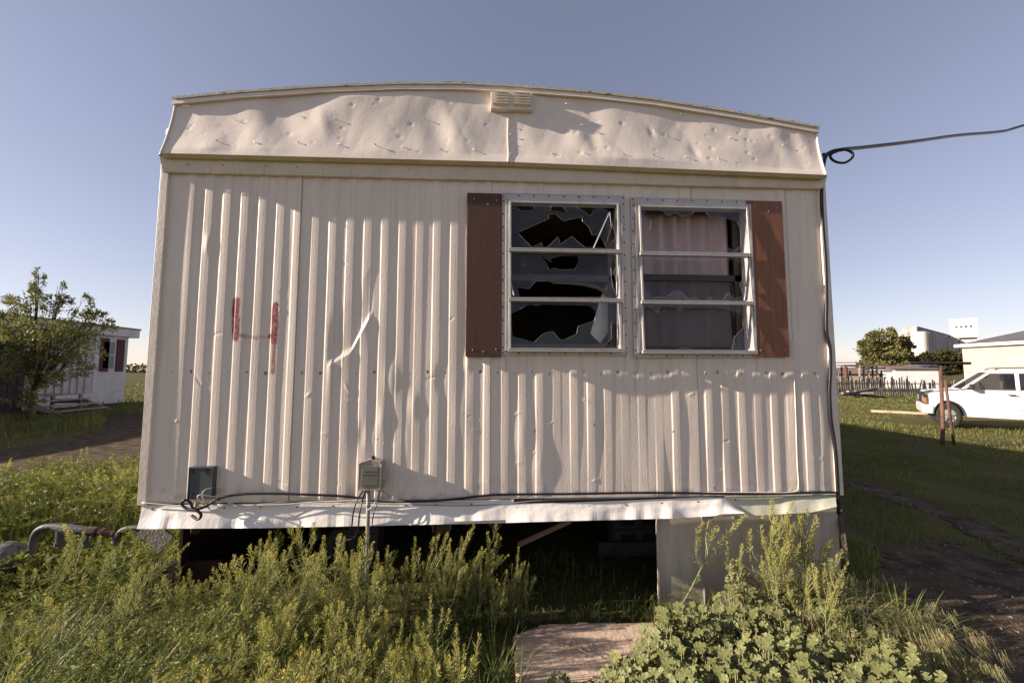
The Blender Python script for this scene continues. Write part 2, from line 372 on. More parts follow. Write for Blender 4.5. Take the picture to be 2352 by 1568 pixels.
# red brushed figure 4
def stroke(x, z, pts, wid, seed):
    r = np.zeros(x.shape)
    for (p, q, w0, w1, den) in pts:
        p = np.array(p); q = np.array(q); d = q-p; L = d@d; t = np.clip(((x-p[0])*d[0]+(z-p[1])*d[1])/L, 0, 1)
        dist = np.hypot(x-p[0]-t*d[0], z-p[1]-t*d[1]); ww = (w0+(w1-w0)*t)*(1+.9*fbm(x, z, seed, 28, 2))
        r = np.maximum(r, (1-sstep(ww*.55, ww*1.1, dist))*den*(.75+.9*fbm(x, z, seed+3, 20, 3)))
    return r
def P2(px, py): q = at(px, py, -.008); return (q[0], q[2])
pv = stroke(V[:, 0], V[:, 2], [
    (P2(543, 690), P2(541, 740), .025, .028, 2.0), (P2(541, 740), P2(542, 778), .028, .022, 2.0),
    (P2(546, 683), P2(545, 692), .012, .016, .45),
    (P2(552, 770), P2(590, 776), .013, .016, .6), (P2(590, 776), P2(622, 772), .012, .011, .35), (P2(618, 772), P2(632, 770), .013, .017, 1.5),
    (P2(633, 700), P2(632, 740), .022, .025, 1.9), (P2(632, 740), P2(630, 785), .026, .019, 2.0), (P2(630, 785), P2(627, 855), .014, .014, 1.0)], 0, 5)
a_ = wall.data.attributes.new('paint', 'FLOAT', 'POINT'); a_.data.foreach_set('value', np.clip(pv, 0, 1).astype(np.float32))
rv = np.zeros(len(V))
zrow = Z(700, 855)
for k, xx in enumerate(np.arange(.1, W, PITCHX)):
    s0 = .004+.002*((k*7) % 3)
    rv = np.maximum(rv, (1-sstep(s0, s0+.004, np.hypot(V[:, 0]-xx-.02, V[:, 2]-zrow-.006*math.sin(k*2.3))))*(.3+.6*((k*37) % 10 > 4)))
for s_ in SEAMS: rv = np.maximum(rv, (np.abs(V[:, 0]-s_) < .003)*.55)
rv = np.maximum(rv, .38*sstep(.16, 0, V[:, 2]-ZB)*np.clip(fbm(V[:, 0], V[:, 2], 91, 26, 3)*4, 0, 1))
for wn in WIN:
    for xx in wn[:2]: rv = np.maximum(rv, .30*np.exp(-((V[:, 0]-xx-.01*np.sin(V[:, 2]*30))/.008)**2)*(V[:, 2] < wn[2])*sstep(.35, 0, wn[2]-V[:, 2]))
for (px, py) in ((1228, 990), (1365, 975), (1545, 990), (1700, 858), (1620, 858), (1640, 1120), (1468, 700), (1470, 725), (1470, 770)):
    q = at(px, py); rv = np.maximum(rv, 1-sstep(.004, .009, np.hypot(V[:, 0]-q[0], V[:, 2]-q[2])))
a_ = wall.data.attributes.new('rust', 'FLOAT', 'POINT'); a_.data.foreach_set('value', rv.astype(np.float32))

_sm = {}
def screws(parent, pts, m_, r=.005, h=.004):
    key = (m_.name, r)
    for p in pts:
        if key not in _sm:
            mb = MB(); mb.lathe([(0, -h), (r*.85, -h*.8), (r, 0), (r, .004)], (0, 0, 0), 'y', 8); o = mb.build('screw', m_, parent); _sm[key] = o.data
        else:
            o = bpy.data.objects.new('screw', _sm[key]); C.objects.link(o); o.parent = parent
        o.location = p
        if parent.type == 'EMPTY': o.location = Vector(p)-parent.location
# trims
mb = MB(); mb.box(-.012, .03, -.022, .0, ZB-.005, ZT); mb.box(-.018, -.012, -.022, .05, ZB-.005, ZT); mb.build('corner_trim', M['trimw'], home, bevel=.003)
mb = MB(); mb.box(W-.03, W+.012, -.020, .0, ZB-.005, ZT); mb.box(W+.012, W+.018, -.020, .05, ZB-.005, ZT); mb.build('corner_trim', M['trimw'], home, bevel=.003)
mb = MB()
zt0 = Z(1000, 391, -.03)
n = 120
xa = np.linspace(.004, W-.004, n)
zlow = np.array([ZT-.085+.0035*fbm(x_, 0, 5, 3, 2) for x_ in xa])
for i in range(n-1):
    y_ = -.027-.002*math.sin(i*1.3)
    mb.add([(xa[i], y_-.004, zlow[i]), (xa[i+1], y_-.004, zlow[i+1]), (xa[i+1], -.060, ZT-.006), (xa[i], -.060, ZT-.006)], [(0, 1, 2, 3)])
    mb.add([(xa[i], y_-.004, zlow[i]), (xa[i+1], y_-.004, zlow[i+1]), (xa[i+1], -.004, zlow[i+1]), (xa[i], -.004, zlow[i])], [(0, 3, 2, 1)])
mb.build('top_trim', M['trimw'], home)
screws(home, [at(440+k*85+random.uniform(-12, 12), 380+k*1.9, -.033)*[1, 0, 1]+[0, -.045, 0] for k in range(17)], M['rustspot'], .006)
# fascia: slanting apron, dented
BL, BR = at(370, 352, -.088)[0], at(1896, 402, -.088)[0]
TL, TR = at(396, 240, -.05)[0], at(1881, 302, -.05)[0]
FO = .088                                 # how far its foot stands out
def ftop(x):                              # top edge, bowed like the roof
    pts = [(395, 235), (560, 219), (740, 207), (920, 200), (1060, 200), (1180, 206), (1350, 219), (1500, 236), (1690, 266), (1880, 300)]
    q = np.array([at(a, b, -.03) for a, b in pts]); return np.interp(x, q[:, 0], q[:, 2])
fz0 = np.array([Z(380, 352, -FO), Z(1140, 371, -FO), Z(1893, 402, -FO)]); 
def fbot(x): return np.interp(x, [-.06, W/2, W+.06], [fz0[0], fz0[1], fz0[2]])
xs = np.linspace(0, 1, 420); ts = np.linspace(0, 1, 70)
TT, SS = np.meshgrid(ts, xs, indexing='ij')
xb = BL+(BR-BL)*SS; xt = TL+.004+(TR-TL-.008)*SS
XF = xb*(1-TT)+xt*TT
ZF = fbot(XF)*(1-TT)+(ftop(XF)-.012)*TT
dent = .050*fbm(XF*2.3+.4, TT*1.1, 51, 1.0, 2)+.006*fbm(XF*7, TT*2.6, 60, 1, 2)+.020*np.abs(fbm(XF*3.3+TT*.5, TT*.8, 71, 1, 2))+.008*np.abs(fbm(XF*8-TT, TT*1.6, 77, 1, 2))+.0007*fbm(XF*40, TT*12, 66, 1, 2)
for (px, py, rr, dp) in ((1050, 285, .10, .03), (1000, 300, .08, -.022), (590, 290, .10, .022), (650, 280, .09, -.02), (480, 290, .12, .02), (1320, 290, .07, .02), (1365, 320, .05, -.016), (1800, 300, .08, .018), (1830, 330, .07, -.02), (1600, 350, .03, -.012), (1500, 300, .02, -.01), (740, 275, .05, .014), (1180, 310, .1, -.02)):
    q = at(px, py, -.07); dent = dent+dp*.55*np.exp(-((XF-q[0]+(ZF-q[2])*.3)**2+((ZF-q[2])*.5)**2)/rr**2)
for k in range(60):
    q = (rng.uniform(0, W), rng.uniform(.1, .85)); rr = rng.uniform(.006, .014); zq = fbot(q[0])*(1-q[1])+ftop(q[0])*q[1]
    dent = dent-rng.uniform(.002, .005)*np.exp(-((XF-q[0])**2+(ZF-zq)**2)/rr**2)
dent = dent*np.clip(TT/.12, 0, 1)*np.clip((1-TT)/.10, 0, 1)*np.clip(SS/.03, 0, 1)*np.clip((1-SS)/.03, 0, 1)
YF = -(FO*(1-TT)**1.35+.030*(1-(1-TT)**1.35))+.006*np.sin(np.pi*TT)-dent*.75
V = np.stack([XF, YF, ZF], -1).reshape(-1, 3); ns_ = len(xs)
i_, j_ = np.meshgrid(np.arange(ns_-1), np.arange(len(ts)-1)); b_ = (j_*ns_+i_).ravel(); F = np.stack([b_, b_+1, b_+ns_+1, b_+ns_], -1)
fas = npmesh('fascia', V, F, M['fascia'], home, smooth=True)
def fy(x, z):
    t = np.clip((z-fbot(x))/(ftop(x)-fbot(x)), 0, 1); return -(FO*(1-t)**1.35+.03*(1-(1-t)**1.35))+.006*math.sin(math.pi*t)
# soffit under the fascia, rolled lip, side returns
mb = MB()
for i in range(60):
    x0 = BL+(BR-BL)*i/60; x1 = BL+(BR-BL)*(i+1)/60
    for (ya, yb, za, zb) in ((-FO, -FO+.012, 0, -.022), (-FO+.012, -.040, -.020, -.010)):
        mb.add([(x0, ya, fbot(x0)+za), (x1, ya, fbot(x1)+za), (x1, yb, fbot(x1)+zb), (x0, yb, fbot(x0)+zb)], [(0, 3, 2, 1)])
mb.build('eave_lip', M['eave'], home)
for side in (0, 1):
    mb = MB(); xs0 = BL if side == 0 else BR; xs1 = TL+.004 if side == 0 else TR-.004; sg = -1 if side == 0 else 1
    n = 14; rows = []
    for k in range(n+1):
        t = k/n; xx = xs0*(1-t)+xs1*t; zz = (fbot(xx))*(1-t)+(ftop(xx)-.012)*t; yy = fy(xx, zz)
        wv = .012*math.sin(t*9+side)+.008*math.sin(t*23)
        rows.append([(xx, yy-.001, zz), (xx+sg*(.035*(1-t)+.03)*.6, yy+.025+wv, zz), (xx+sg*.02, .12, zz), (xx+sg*.02, LEN, zz)])
    for k in range(n):
        for j in range(3): mb.add([rows[k][j], rows[k][j+1], rows[k+1][j+1], rows[k+1][j]], [(0, 1, 2, 3) if side else (3, 2, 1, 0)])
    mb.tube([(r[0][0], r[0][1]-.003, r[0][2]) for r in rows], .006, 6)
    mb.build('side_fascia', M['fascia'], home, smooth=False)
mb = MB(); xm = X(1167, 330, -.08); n = 10
mb.tube([(xm+.002*math.sin(k), fy(xm, fbot(xm)+(ftop(xm)-fbot(xm))*k/n*.8)-.004-dent[int(k/n*.8*69), np.argmin(np.abs(XF[0]-xm))]*.75, fbot(xm)+(ftop(xm)-fbot(xm))*k/n*.8) for k in range(n+1)], .004, 6)
mb.build('fascia_seam', M['fascia'], home)
# nails backing out of the fascia
nmb = MB(); nmb.tube([(0, .02, 0), (0, -.020, 0)], .0022, 6); nmb.tube([(0, -.020, 0), (0, -.024, 0)], .0058, 8)
nails = [(545, 278, 1), (770, 275, 1.1), (690, 267, .6), (975, 273, 1.2), (1335, 290, 2.2), (1502, 300, 1.6), (1675, 317, .9), (1797, 334, .8), (1245, 252+20, .8),
         (500, 325, .7), (587, 328, .7), (686, 328, .9), (778, 332, .8), (863, 335, 2.0), (925, 338, .8), (1010, 343, .9), (1088, 344, .8), (1172, 288, 1.2), (1172, 308, 1.5), (1172, 326, 1.0), (1173, 352, .7),
         (1268, 351, .7), (1343, 353, .7), (1430, 356, .7), (1498, 358, .9), (1574, 361, 1.0), (1650, 365, .9), (1300, 240, 1.7), (1562, 263, 1.9)]
first = None
for k, (px, py, L) in enumerate(nails):
    y = -.075
    for _ in range(3):
        q = at(px, py, y); y = fy(q[0], q[2])
    ii = int(np.clip((q[2]-fbot(q[0]))/(ftop(q[0])-fbot(q[0])), 0, 1)*69); jj = int(np.argmin(np.abs(XF[ii]-q[0]))); y = YF[ii, jj]
    if first is None:
        o = nmb.build('nail', M['trimw'], fas); first = o
    else:
        o = first.copy(); C.objects.link(o); o.parent = fas
    o.location = (q[0], y, q[2]); o.scale = (1, L*.36, 1); o.rotation_euler = (.2*math.sin(k*5), 0, .25*math.sin(k*3))
# roof sheet and its flaking edge
mb = MB(); n = 60
for i in range(n):
    x0 = TL+(TR-TL)*i/n; x1 = TL+(TR-TL)*(i+1)/n
    mb.add([(x0, -.030, ftop(x0)), (x1, -.030, ftop(x1)), (x1, LEN, ftop(x1)), (x0, LEN, ftop(x0))], [(0, 1, 2, 3)])
mb.build('roof', M['fascia'], home)
mb = MB(); n = 240; ed = []
for i in range(n+1):
    x_ = TL-.004+(TR-TL+.008)*i/n; ed.append((x_, float(ftop(x_)), .004*float(fbm(x_*30, 0, 4, 1, 3))+.002*random.random()))
for i in range(n):
    a, b = ed[i], ed[i+1]; z0a, z0b = a[1]-.028, b[1]-.028
    mb.add([(a[0], -.050, z0a), (b[0], -.050, z0b), (b[0], -.047, b[1]+.006), (a[0], -.047, a[1]+.006), (b[0], -.052, b[1]+.010+b[2]), (a[0], -.052, a[1]+.010+a[2]),
            (b[0], .10, b[1]+.014), (a[0], .10, a[1]+.014), (a[0], -.030, z0a), (b[0], -.030, z0b)],
           [(0, 1, 2, 3), (5, 4, 6, 7), (3, 2, 4, 5), (8, 9, 1, 0)])
mb.f and mb.build('roof_edge', M['trimw'], home)
mb = MB()
for i in range(n):
    a, b = ed[i], ed[i+1]
    ha = .004+a[2]; hb = .004+b[2]
    mb.add([(a[0], -.0545, a[1]+.002), (b[0], -.0545, b[1]+.002), (b[0], -.056, b[1]+.012+hb), (a[0], -.056, a[1]+.012+ha), (b[0], -.02, b[1]+.016+hb), (a[0], -.02, a[1]+.016+ha)], [(0, 1, 2, 3), (3, 2, 4, 5)])
mb.build('roof_sealant', M['roofedge'], home)
# gable vent with two banks of louvres
y = -.062
vx0, vx1 = X(1127, 232, y), X(1223, 232, y); vz1, vz0 = Z(1175, 213, y), Z(1175, 252, y)
mb = MB(); mb.box(vx0, vx1, y-.004, y+.03, vz0, vz1); vent = mb.build('vent', M['trimw'], home, bevel=.003)
for (a, b) in ((1132, 1168), (1180, 1217)):
    mb = MB(); lx0, lx1 = X(a, 232, y), X(b, 232, y)
    for k in range(5):
        zc = vz0+.030+(vz1-vz0-.042)*k/4; nn = 8
        prev = None
        for j in range(nn+1):
            t = math.pi*j/nn; row = [(lx0+.006*(1-math.sin(t)), y-.004-.019*math.sin(t), zc+.0075*math.cos(t)), (lx1-.006*(1-math.sin(t)), y-.004-.019*math.sin(t), zc+.0075*math.cos(t))]
            if prev: mb.add([prev[0], prev[1], row[1], row[0]], [(0, 3, 2, 1)])
            prev = row
    mb.build('louvre_bank', M['trimw'], vent, smooth=True)
# side walls, back, floor, inside
mb = MB(); mb.box(0, .03, .0, LEN, ZB, 3.0); mb.build('side_wall', M['trimw'], home)
mb = MB()
for k in range(110):                       # ribbed long side on the right
    y0 = .02+k*.113; mb.box(W-.03, W, y0, y0+.113, ZB, 3.0); mb.box(W, W+.007, y0+.03, y0+.07, ZB, 2.8)
mb.build('side_wall', M['trimw'], home)
mb = MB(); mb.box(0, W, LEN-.03, LEN, ZB, 3.0); mb.build('back_wall', M['trimw'], home)
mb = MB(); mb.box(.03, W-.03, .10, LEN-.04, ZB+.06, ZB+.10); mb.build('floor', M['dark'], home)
mb = MB()
mb.box(.04, W-.04, 3.2, 3.25, ZB+.1, 2.75); mb.box(.031, .05, .06, 3.2, ZB+.1, 2.75); mb.box(W-.05, W-.031, .06, 3.2, ZB+.1, 2.75); mb.box(.04, W-.04, .06, 3.2, 2.75, 2.78)
# inner face of the end wall with holes
y0, y1 = .06, .075
xcuts = [.05, WIN[0][0]+.02, WIN[0][1]-.02, WIN[1][0]+.02, WIN[1][1]-.02, W-.05]
for k in range(5):
    if k in (1, 3):
        wn = WIN[0 if k == 1 else 1]; mb.box(xcuts[k], xcuts[k+1], y0, y1, ZB+.1, wn[2]+.02); mb.box(xcuts[k], xcuts[k+1], y0, y1, wn[3]-.02, 2.75)
    else: mb.box(xcuts[k], xcuts[k+1], y0, y1, ZB+.1, 2.75)
mb.build('inner_wall', M['inside'], home)

# ------------------------------------------------------------------ windows
def zoomA(zx, zy): return ((1060+zx/3.564)/1.0204, (420+zy/3.564)/1.0204)
def zoomB(zx, zy): return ((1460+zx/3.564)/1.0204, (420+zy/3.564)/1.0204)
HOLES = [
 [[[(545,445),(720,365),(810,325),(800,290),(860,285),(930,345),(1085,310),(1090,350),(1140,390),(1170,465),(1235,470),(1290,572),(1180,570),(1110,570),(1060,530),(1000,475),(905,545),(885,480),(800,565),(755,570),(750,530),(665,568)],
   [(490,210),(520,215),(575,262),(640,262),(690,250),(680,215)],[(830,215),(925,215),(960,280),(880,262),(820,262)],[(1040,215),(1210,225),(1160,300),(1060,240)],[(1225,225),(1370,232),(1372,330),(1330,350),(1375,480),(1340,520),(1280,560),(1330,400),(1320,270)]],
  [[(725,620),(830,690),(820,660),(920,632),(1050,632),(1060,690),(1025,750),(900,755),(860,740),(805,755),(790,700)],
   [(560,985),(545,905),(640,915),(700,850),(790,850),(900,868),(1100,880),(1240,915),(1325,985)],[(575,700),(605,680),(600,725)],[(1325,660),(1372,700),(1350,780),(1375,850),(1372,975),(1340,900),(1330,800)]],
  [[(490,1120),(650,1040),(720,1060),(740,1040),(1150,1050),(1205,1100),(1190,1180),(1050,1230),(1040,1290),(930,1345),(890,1330),(840,1270),(760,1290),(680,1365),(600,1340),(500,1310)],
   [(1330,1200),(1385,1190),(1385,1400),(1250,1410),(1330,1330)]]],
 [[[(200,250),(340,258),(390,300),(450,270),(500,310),(580,290),(600,265),(700,265),(740,320),(880,325),(960,350),(990,420),(985,560),(930,600),(860,560),(800,606),(540,604),(350,560),(240,590),(170,520),(170,450),(230,420),(240,340),(180,310)]],
  [[(170,665),(280,665),(310,690),(440,668),(500,690),(860,690),(930,660),(1000,700),(1005,840),(980,880),(1005,980),(920,1000),(880,950),(830,1008),(740,1006),(730,985),(700,1010),(620,1005),(605,990),(540,1000),(480,935),(430,935),(370,980),(230,990),(200,920),(165,830)]],
  [[(168,1120),(200,1060),(300,1110),(330,1060),(440,1060),(480,1120),(520,1060),(570,1075),(620,1060),(740,1070),(760,1055),(830,1075),(940,1100),(1005,1130),(1010,1240),(930,1320),(910,1425),(600,1425),(500,1405),(420,1425),(170,1410)]]]]
BARS = [[(575, 577), (688, 690), (803, 805)], [(583, 586), (693, 698), (806, 811)]]
for wi, (x0, x1, z0, z1) in enumerate(WIN):
    zf = (zoomA, zoomB)[wi]
    win = MB()
    # flange with screws, then the channel frame
    f = .022
    win.box(x0-f, x1+f, -.022, -.008, z1, z1+.035); win.box(x0-f, x1+f, -.022, -.008, z0-.028, z0)
    win.box(x0-f, x0, -.022, -.008, z0, z1); win.box(x1, x1+f, -.022, -.008, z0, z1)
    for (a, b) in ((x0, x0+.012), (x0+.018, x0+.030), (x1-.030, x1-.018), (x1-.012, x1)):
        win.box(a, b, -.034, .05, z0, z1)
    win.box(x0+.012, x0+.018, -.030, .05, z0, z1); win.box(x1-.018, x1-.012, -.030, .05, z0, z1)
    win.box(x0+.030, x1-.030, -.034, .05, z1-.022, z1); win.box(x0+.030, x1-.030, -.034, .05, z0, z0+.014)
    wo = win.build('window', M['alu'], home, bevel=.0015)
    tag(wo, 'left window, dark inside with the largest holes in its glass' if wi == 0 else 'right window with a pinkish curtain behind its broken glass')
    spts = []
    for k in range(9):
        xx = x0-.01+(x1-x0+.02)*k/8
        for zz in (z1+.019, z0-.015): spts.append((xx, -.022, zz))
    for k in range(12):
        zz = z0+.02+(z1-z0-.04)*k/11
        for xx in (x0-.012, x1+.012): spts.append((xx, -.022, zz))
    screws(wo, spts, M['screw'])
    # bent caulk strip above
    cs = MB(); n = 40; pr = None
    for k in range(n+1):
        xx = x0-.02+(x1-x0+.04)*k/n; zz = z1+.036+.003*float(fbm(xx*20, wi, 3, 1, 2)); row = [(xx, -.024, zz-.006), (xx, -.006, zz+.004)]
        if pr: cs.add([pr[0], row[0], row[1], pr[1]], [(0, 1, 2, 3)])
        pr = row
    cs.build('caulk_strip', M['aluw'], wo)
    cx = (x0+x1)/2; y = -.05
    edges = [z1-.022]
    pxc = 1295 if wi == 0 else 1592
    for (pa, pb) in BARS[wi]: edges.append(Z(pxc, (pa+pb)/2, y))
    # three awning sashes, each hinged at its top, its foot standing out a little
    opens = [(.002, 0), (.003, 0), (.002, 0)] if wi == 0 else [(.001, 0), (.004, 0), (.003, 0)]
    for k in range(3):
        zt, zb = edges[k]-.004, edges[k+1]; op = opens[k][0]
        xa, xb = x0+.031, x1-.031; ya, yb = -.036, -.050-op
        s_ = MB()
        s_.bar((xa-.012, yb, zb), (xb+.012, yb, zb), .022, .020); s_.bar((xa-.012, yb-.008, zb+.008), (xb+.012, yb-.008, zb+.008), .010, .006)
        s_.bar((xa, yb, zb), (xa, ya, zt), .012, .012, up=(1, 0, 0)); s_.bar((xb, yb, zb), (xb, ya, zt), .012, .012, up=(1, 0, 0))
        s_.bar((xa, ya, zt-.004), (xb, ya, zt-.004), .010, .010)
        so_ = s_.build('sash', M['alu'], wo, bevel=.001)
        # pane with holes
        def onp(p):
            q = at(*zf(*p), -.05); zz = min(max(q[2], zb+.003), zt-.002); xx = min(max(q[0], xa+.001), xb-.001); return (xx, zz)
        outer = [(xa, zb), (xb, zb), (xb, zt), (xa, zt)]
        hs = [[onp(p) for p in h] for h in HOLES[wi][k]]
        loops = [[Vector((p[0], p[1], 0)) for p in outer]]+[[Vector((p[0], p[1], 0)) for p in h] for h in hs]
        flat = [p for l in loops for p in l]; tri = tessellate_polygon(loops)
        gm = MB(); vv = []
        for dy in (0, .003):
            for p in flat:
                t = (p.y-zb)/(zt-zb); vv.append((p.x, yb+(ya-yb)*t+dy, p.y))
        nn = len(flat); gm.add(vv, [tuple(t_) for t_ in tri])
        
        for h in hs:
            pp = [(p[0], yb+(ya-yb)*(p[1]-zb)/(zt-zb)-.0005, p[1]) for p in h]; gm.tube(pp+[pp[0]], .0008, 4, 1, cap=False)
        gm.build('broken_pane', [M['glass'], M['shardedge']], wo)
        if k == 0: pass
    # storm frame inside
    sf = MB(); yy = .055; zm = Z(pxc, 638, yy)
    sf.box(x0+.015, x1-.015, yy, yy+.02, zm-.022, zm+.022); sf.box(x1-.075, x1-.03, yy, yy+.02, z0, z1); sf.box(x0+.015, x0+.045, yy, yy+.02, z0, z1)
    sf.box(x0+.015, x1-.015, yy-.001, yy+.02, z0, z0+.05); sf.box(x0+.015, x1-.015, yy, yy+.02, z1-.04, z1)
    sf.build('storm_frame', M['brownframe'], wo, bevel=.002)
    dg_ = MB(); dg_.add([(x0+.04, yy+.01, z0+.05), (x1-.07, yy+.01, z0+.05), (x1-.07, yy+.01, zm-.02), (x0+.04, yy+.01, zm-.02)], [(0, 1, 2, 3)])
    if wi: dg_.build('storm_pane', M['dirtyglass'], wo)
    hd = MB()                                # crank arm of the sash
    if wi == 0:
        hd.tube([at(*zf(1180, 575), -.055), at(*zf(1310, 285), -.03)], .004, 6); hd.build('crank_arm', M['alu'], wo); hd = MB(); hd.tube([at(*zf(483, 840), -.03), at(*zf(515, 970), -.06)], .004, 6)
    else:
        hd.tube([at(*zf(1015, 1010), -.055), at(*zf(1030, 900), -.04)], .004, 6)
    hd.build('crank_arm', M['alu'], wo)
# shutters
for (l, r, t, b, mm_, lab) in ((1071, 1152, 443, 819, 'shutter', 'shaded dark brown shutter left of the broken windows'), (1724, 1806, 461, 819, 'shutter2', 'sunlit reddish brown shutter right of the broken windows')):
    y = -.035; ym = (t+b)/2
    sx0, sx1, sz0, sz1 = X(l, ym, y), X(r, ym, y), Z((l+r)/2, b, y), Z((l+r)/2, t, y)
    mb = MB(); mb.box(sx0, sx1, -.032, -.012, sz0, sz1)
    sh = mb.build('shutter', M[mm_], home, bevel=.002); tag(sh, lab)
    spts = []
    for (u, v) in ((.2, .04), (.85, .045), (.2, .96), (.85, .955), (.5, .97 if mm_ == 'shutter' else .45), (.6, .07)):
        spts.append((sx0+(sx1-sx0)*u, -.032, sz1-(sz1-sz0)*v))
    screws(sh, spts, M['aluw'], .0045)
# curtain in the right window, torn cloth in the left
def curtain(name, x0, x1, z0, z1, y, m_, label, folds, seed, amp=.018, lean=0):
    xs = np.linspace(0, 1, 120); zs = np.linspace(0, 1, 24); S, T = np.meshgrid(xs, zs)
    xx = x0+(x1-x0)*S+lean*(1-T)
    Vv = np.stack([xx, y+amp*np.sin(S*folds*2*np.pi+1.2*np.sin(S*7+seed)+.5*T)*(.5+.8*vnoise(S*5, T, seed))+.01*fbm(S*3, T*3, seed), z0+(z1-z0)*T+.01*np.sin(S*20)*(1-T)], -1).reshape(-1, 3)
    i, j = np.meshgrid(np.arange(119), np.arange(23)); b = (j*120+i).ravel(); Fq = np.stack([b, b+1, b+121, b+120], -1)
    o = npmesh(name, Vv, Fq, m_, smooth=True); return tag(o, label, 'curtain')
x0, x1, z0, z1 = WIN[1]
curtain('curtain', x0+.01, x1-.080, z0+.03, z1-.01, .115, M['curtain'], 'pinkish grey curtain hanging behind the right broken window', 6, 3)
x0, x1, z0, z1 = WIN[0]
tc_ = MB(); q = [at(*zoomA(*p), .11) for p in ((1290,860),(1325,840),(1330,1000),(1320,1250),(1240,1370),(1150,1290),(1200,1130),(1240,990))]
tc_.add([(p[0], .11+.012*math.sin(i*2.1), p[2]) for i, p in enumerate(q)], [tuple(range(8))])
tag(tc_.build('torn_cloth', M['cloth']), 'pale torn cloth hanging inside the left broken window', 'cloth')
vb = MB(); pts = [at(*zoomA(*p), .09) for p in ((830, 862), (960, 862), (1100, 880), (1210, 905), (1325, 970))]
for a, b in zip(pts[:-1], pts[1:]): vb.bar(a, b, .003, .022)
tag(vb.build('broken_blind', M['joist']), 'bent pale strip of blind drooping inside the left broken window', 'blind')

# ------------------------------------------------------------------ bottom flashing strips
def flashing(pxs, top, bot, m_, seed, flare=.055, y0=-.012, curl=0, label=None):
    mb = MB(); n = 90; rows = []
    for k in range(n+1):
        t = k/n; px = pxs[0]+(pxs[1]-pxs[0])*t
        pt = np.interp(px, [p[0] for p in top], [p[1] for p in top]); pb = np.interp(px, [p[0] for p in bot], [p[1] for p in bot])
        fl = flare*(1+.9*float(fbm(px*.012, 0, seed, 1, 3))*2)
        r = []
        a = at(px, pt, y0)
        for j in range(9):
            u = j/8; yy = y0-fl*(u**1.3)-.012*float(fbm(px*.02, u*2.5, seed+4, 1, 3))*math.sin(math.pi*min(u*1.2, 1))-curl*max(0, t-.93)/.07*.05*u
            b = at(px-(11*(1-t)**3 if pxs[0] < 400 else 0), pb, y0-fl); r.append((a[0]+(b[0]-a[0])*u, yy, a[2]+(b[2]-a[2])*u))
        r.append((r[-1][0], r[-1][1]+.014, r[-1][2]-.002)); rows.append(r)
    for k in range(n):
        for j in range(9): mb.add([rows[k][j], rows[k+1][j], rows[k+1][j+1], rows[k][j+1]], [(3, 2, 1, 0)])
    o = mb.build('bottom_flashing', m_, home, smooth=False)
    if label: tag(o, label)
    spts = []
    for px in np.arange(pxs[0]+25, pxs[1]-10, 83):
        pt = np.interp(px, [p[0] for p in top], [p[1] for p in top]); q = at(px, pt+9, y0-.004)
        spts.append((q[0], q[1]-.002, q[2]))
    screws(o, spts, M['rustspot'], .0055)
    return o
flashing((325, 1180), [(325, 1160), (1180, 1146)], [(315, 1214), (620, 1212), (900, 1206), (1180, 1200)], M['flash'], 3, .050)
flashing((975, 1175), [(975, 1150), (1175, 1146)], [(975, 1199), (1175, 1193)], M['flash'], 8, .040, -.020)
flashing((1162, 1700), [(1162, 1156), (1300, 1154), (1660, 1140), (1700, 1170)], [(1162, 1200), (1300, 1196), (1550, 1190), (1640, 1184), (1700, 1172)], M['flash'], 13, .075, -.028, 1, 'bent white flashing strip with curled right end')
flashing((1664, 1922), [(1664, 1138), (1922, 1133)], [(1664, 1186), (1760, 1182), (1860, 1177), (1922, 1163)], M['flashg'], 23, .060, -.014, 0, 'greenish drooping flashing strip at right corner')
# ------------------------------------------------------------------ skirting and what is under the floor
sk0 = X(1510, 1300, .02); 
mb = MB(); mb.box(sk0, W-.005, .012, .03, .0, ZB+.02); 
for px in (1612, 1685, 1770, 1850):
    xx = X(px, 1300, .02); mb.box(xx-.003, xx+.003, .0125, .0135, .0, ZB)
    mb.box(xx+.003, xx+.010, .006, .013, .0, ZB)
mb.box(sk0-.004, sk0+.008, .006, .014, 0, ZB)
mb.build('skirting_panel', M['skirt'], home)
mb = MB(); mb.box(W-.02, W, .04, LEN, 0, ZB); mb.box(0, W, LEN-.02, LEN, 0, ZB); mb.build('side_skirting', M['skirt'], home); mb = MB(); mb.box(0, .02, .3, LEN, 0, ZB); mb.build('side_skirting', M['tin'], home)  # left skirting carried forward against the sun, its dark colour stands in for shade
mb = MB()
for k in range(22): mb.box(.02, W-.02, .10+k*.5, .14+k*.5, ZB-.09, ZB+.05)
mb.box(.02, W-.02, .005, .04, ZB-.06, ZB+.0)
mb.build('floor_joists', M['joist'], home)
for xx in (.95, 3.25):
    mb = MB(); mb.box(xx-.05, xx+.05, .15, LEN-.1, ZB-.10, ZB-.09); mb.box(xx-.006, xx+.006, .15, LEN-.1, ZB-.27, ZB-.10); mb.box(xx-.05, xx+.05, .15, LEN-.1, ZB-.28, ZB-.27); mb.build('chassis_beam', M['dark'], home)
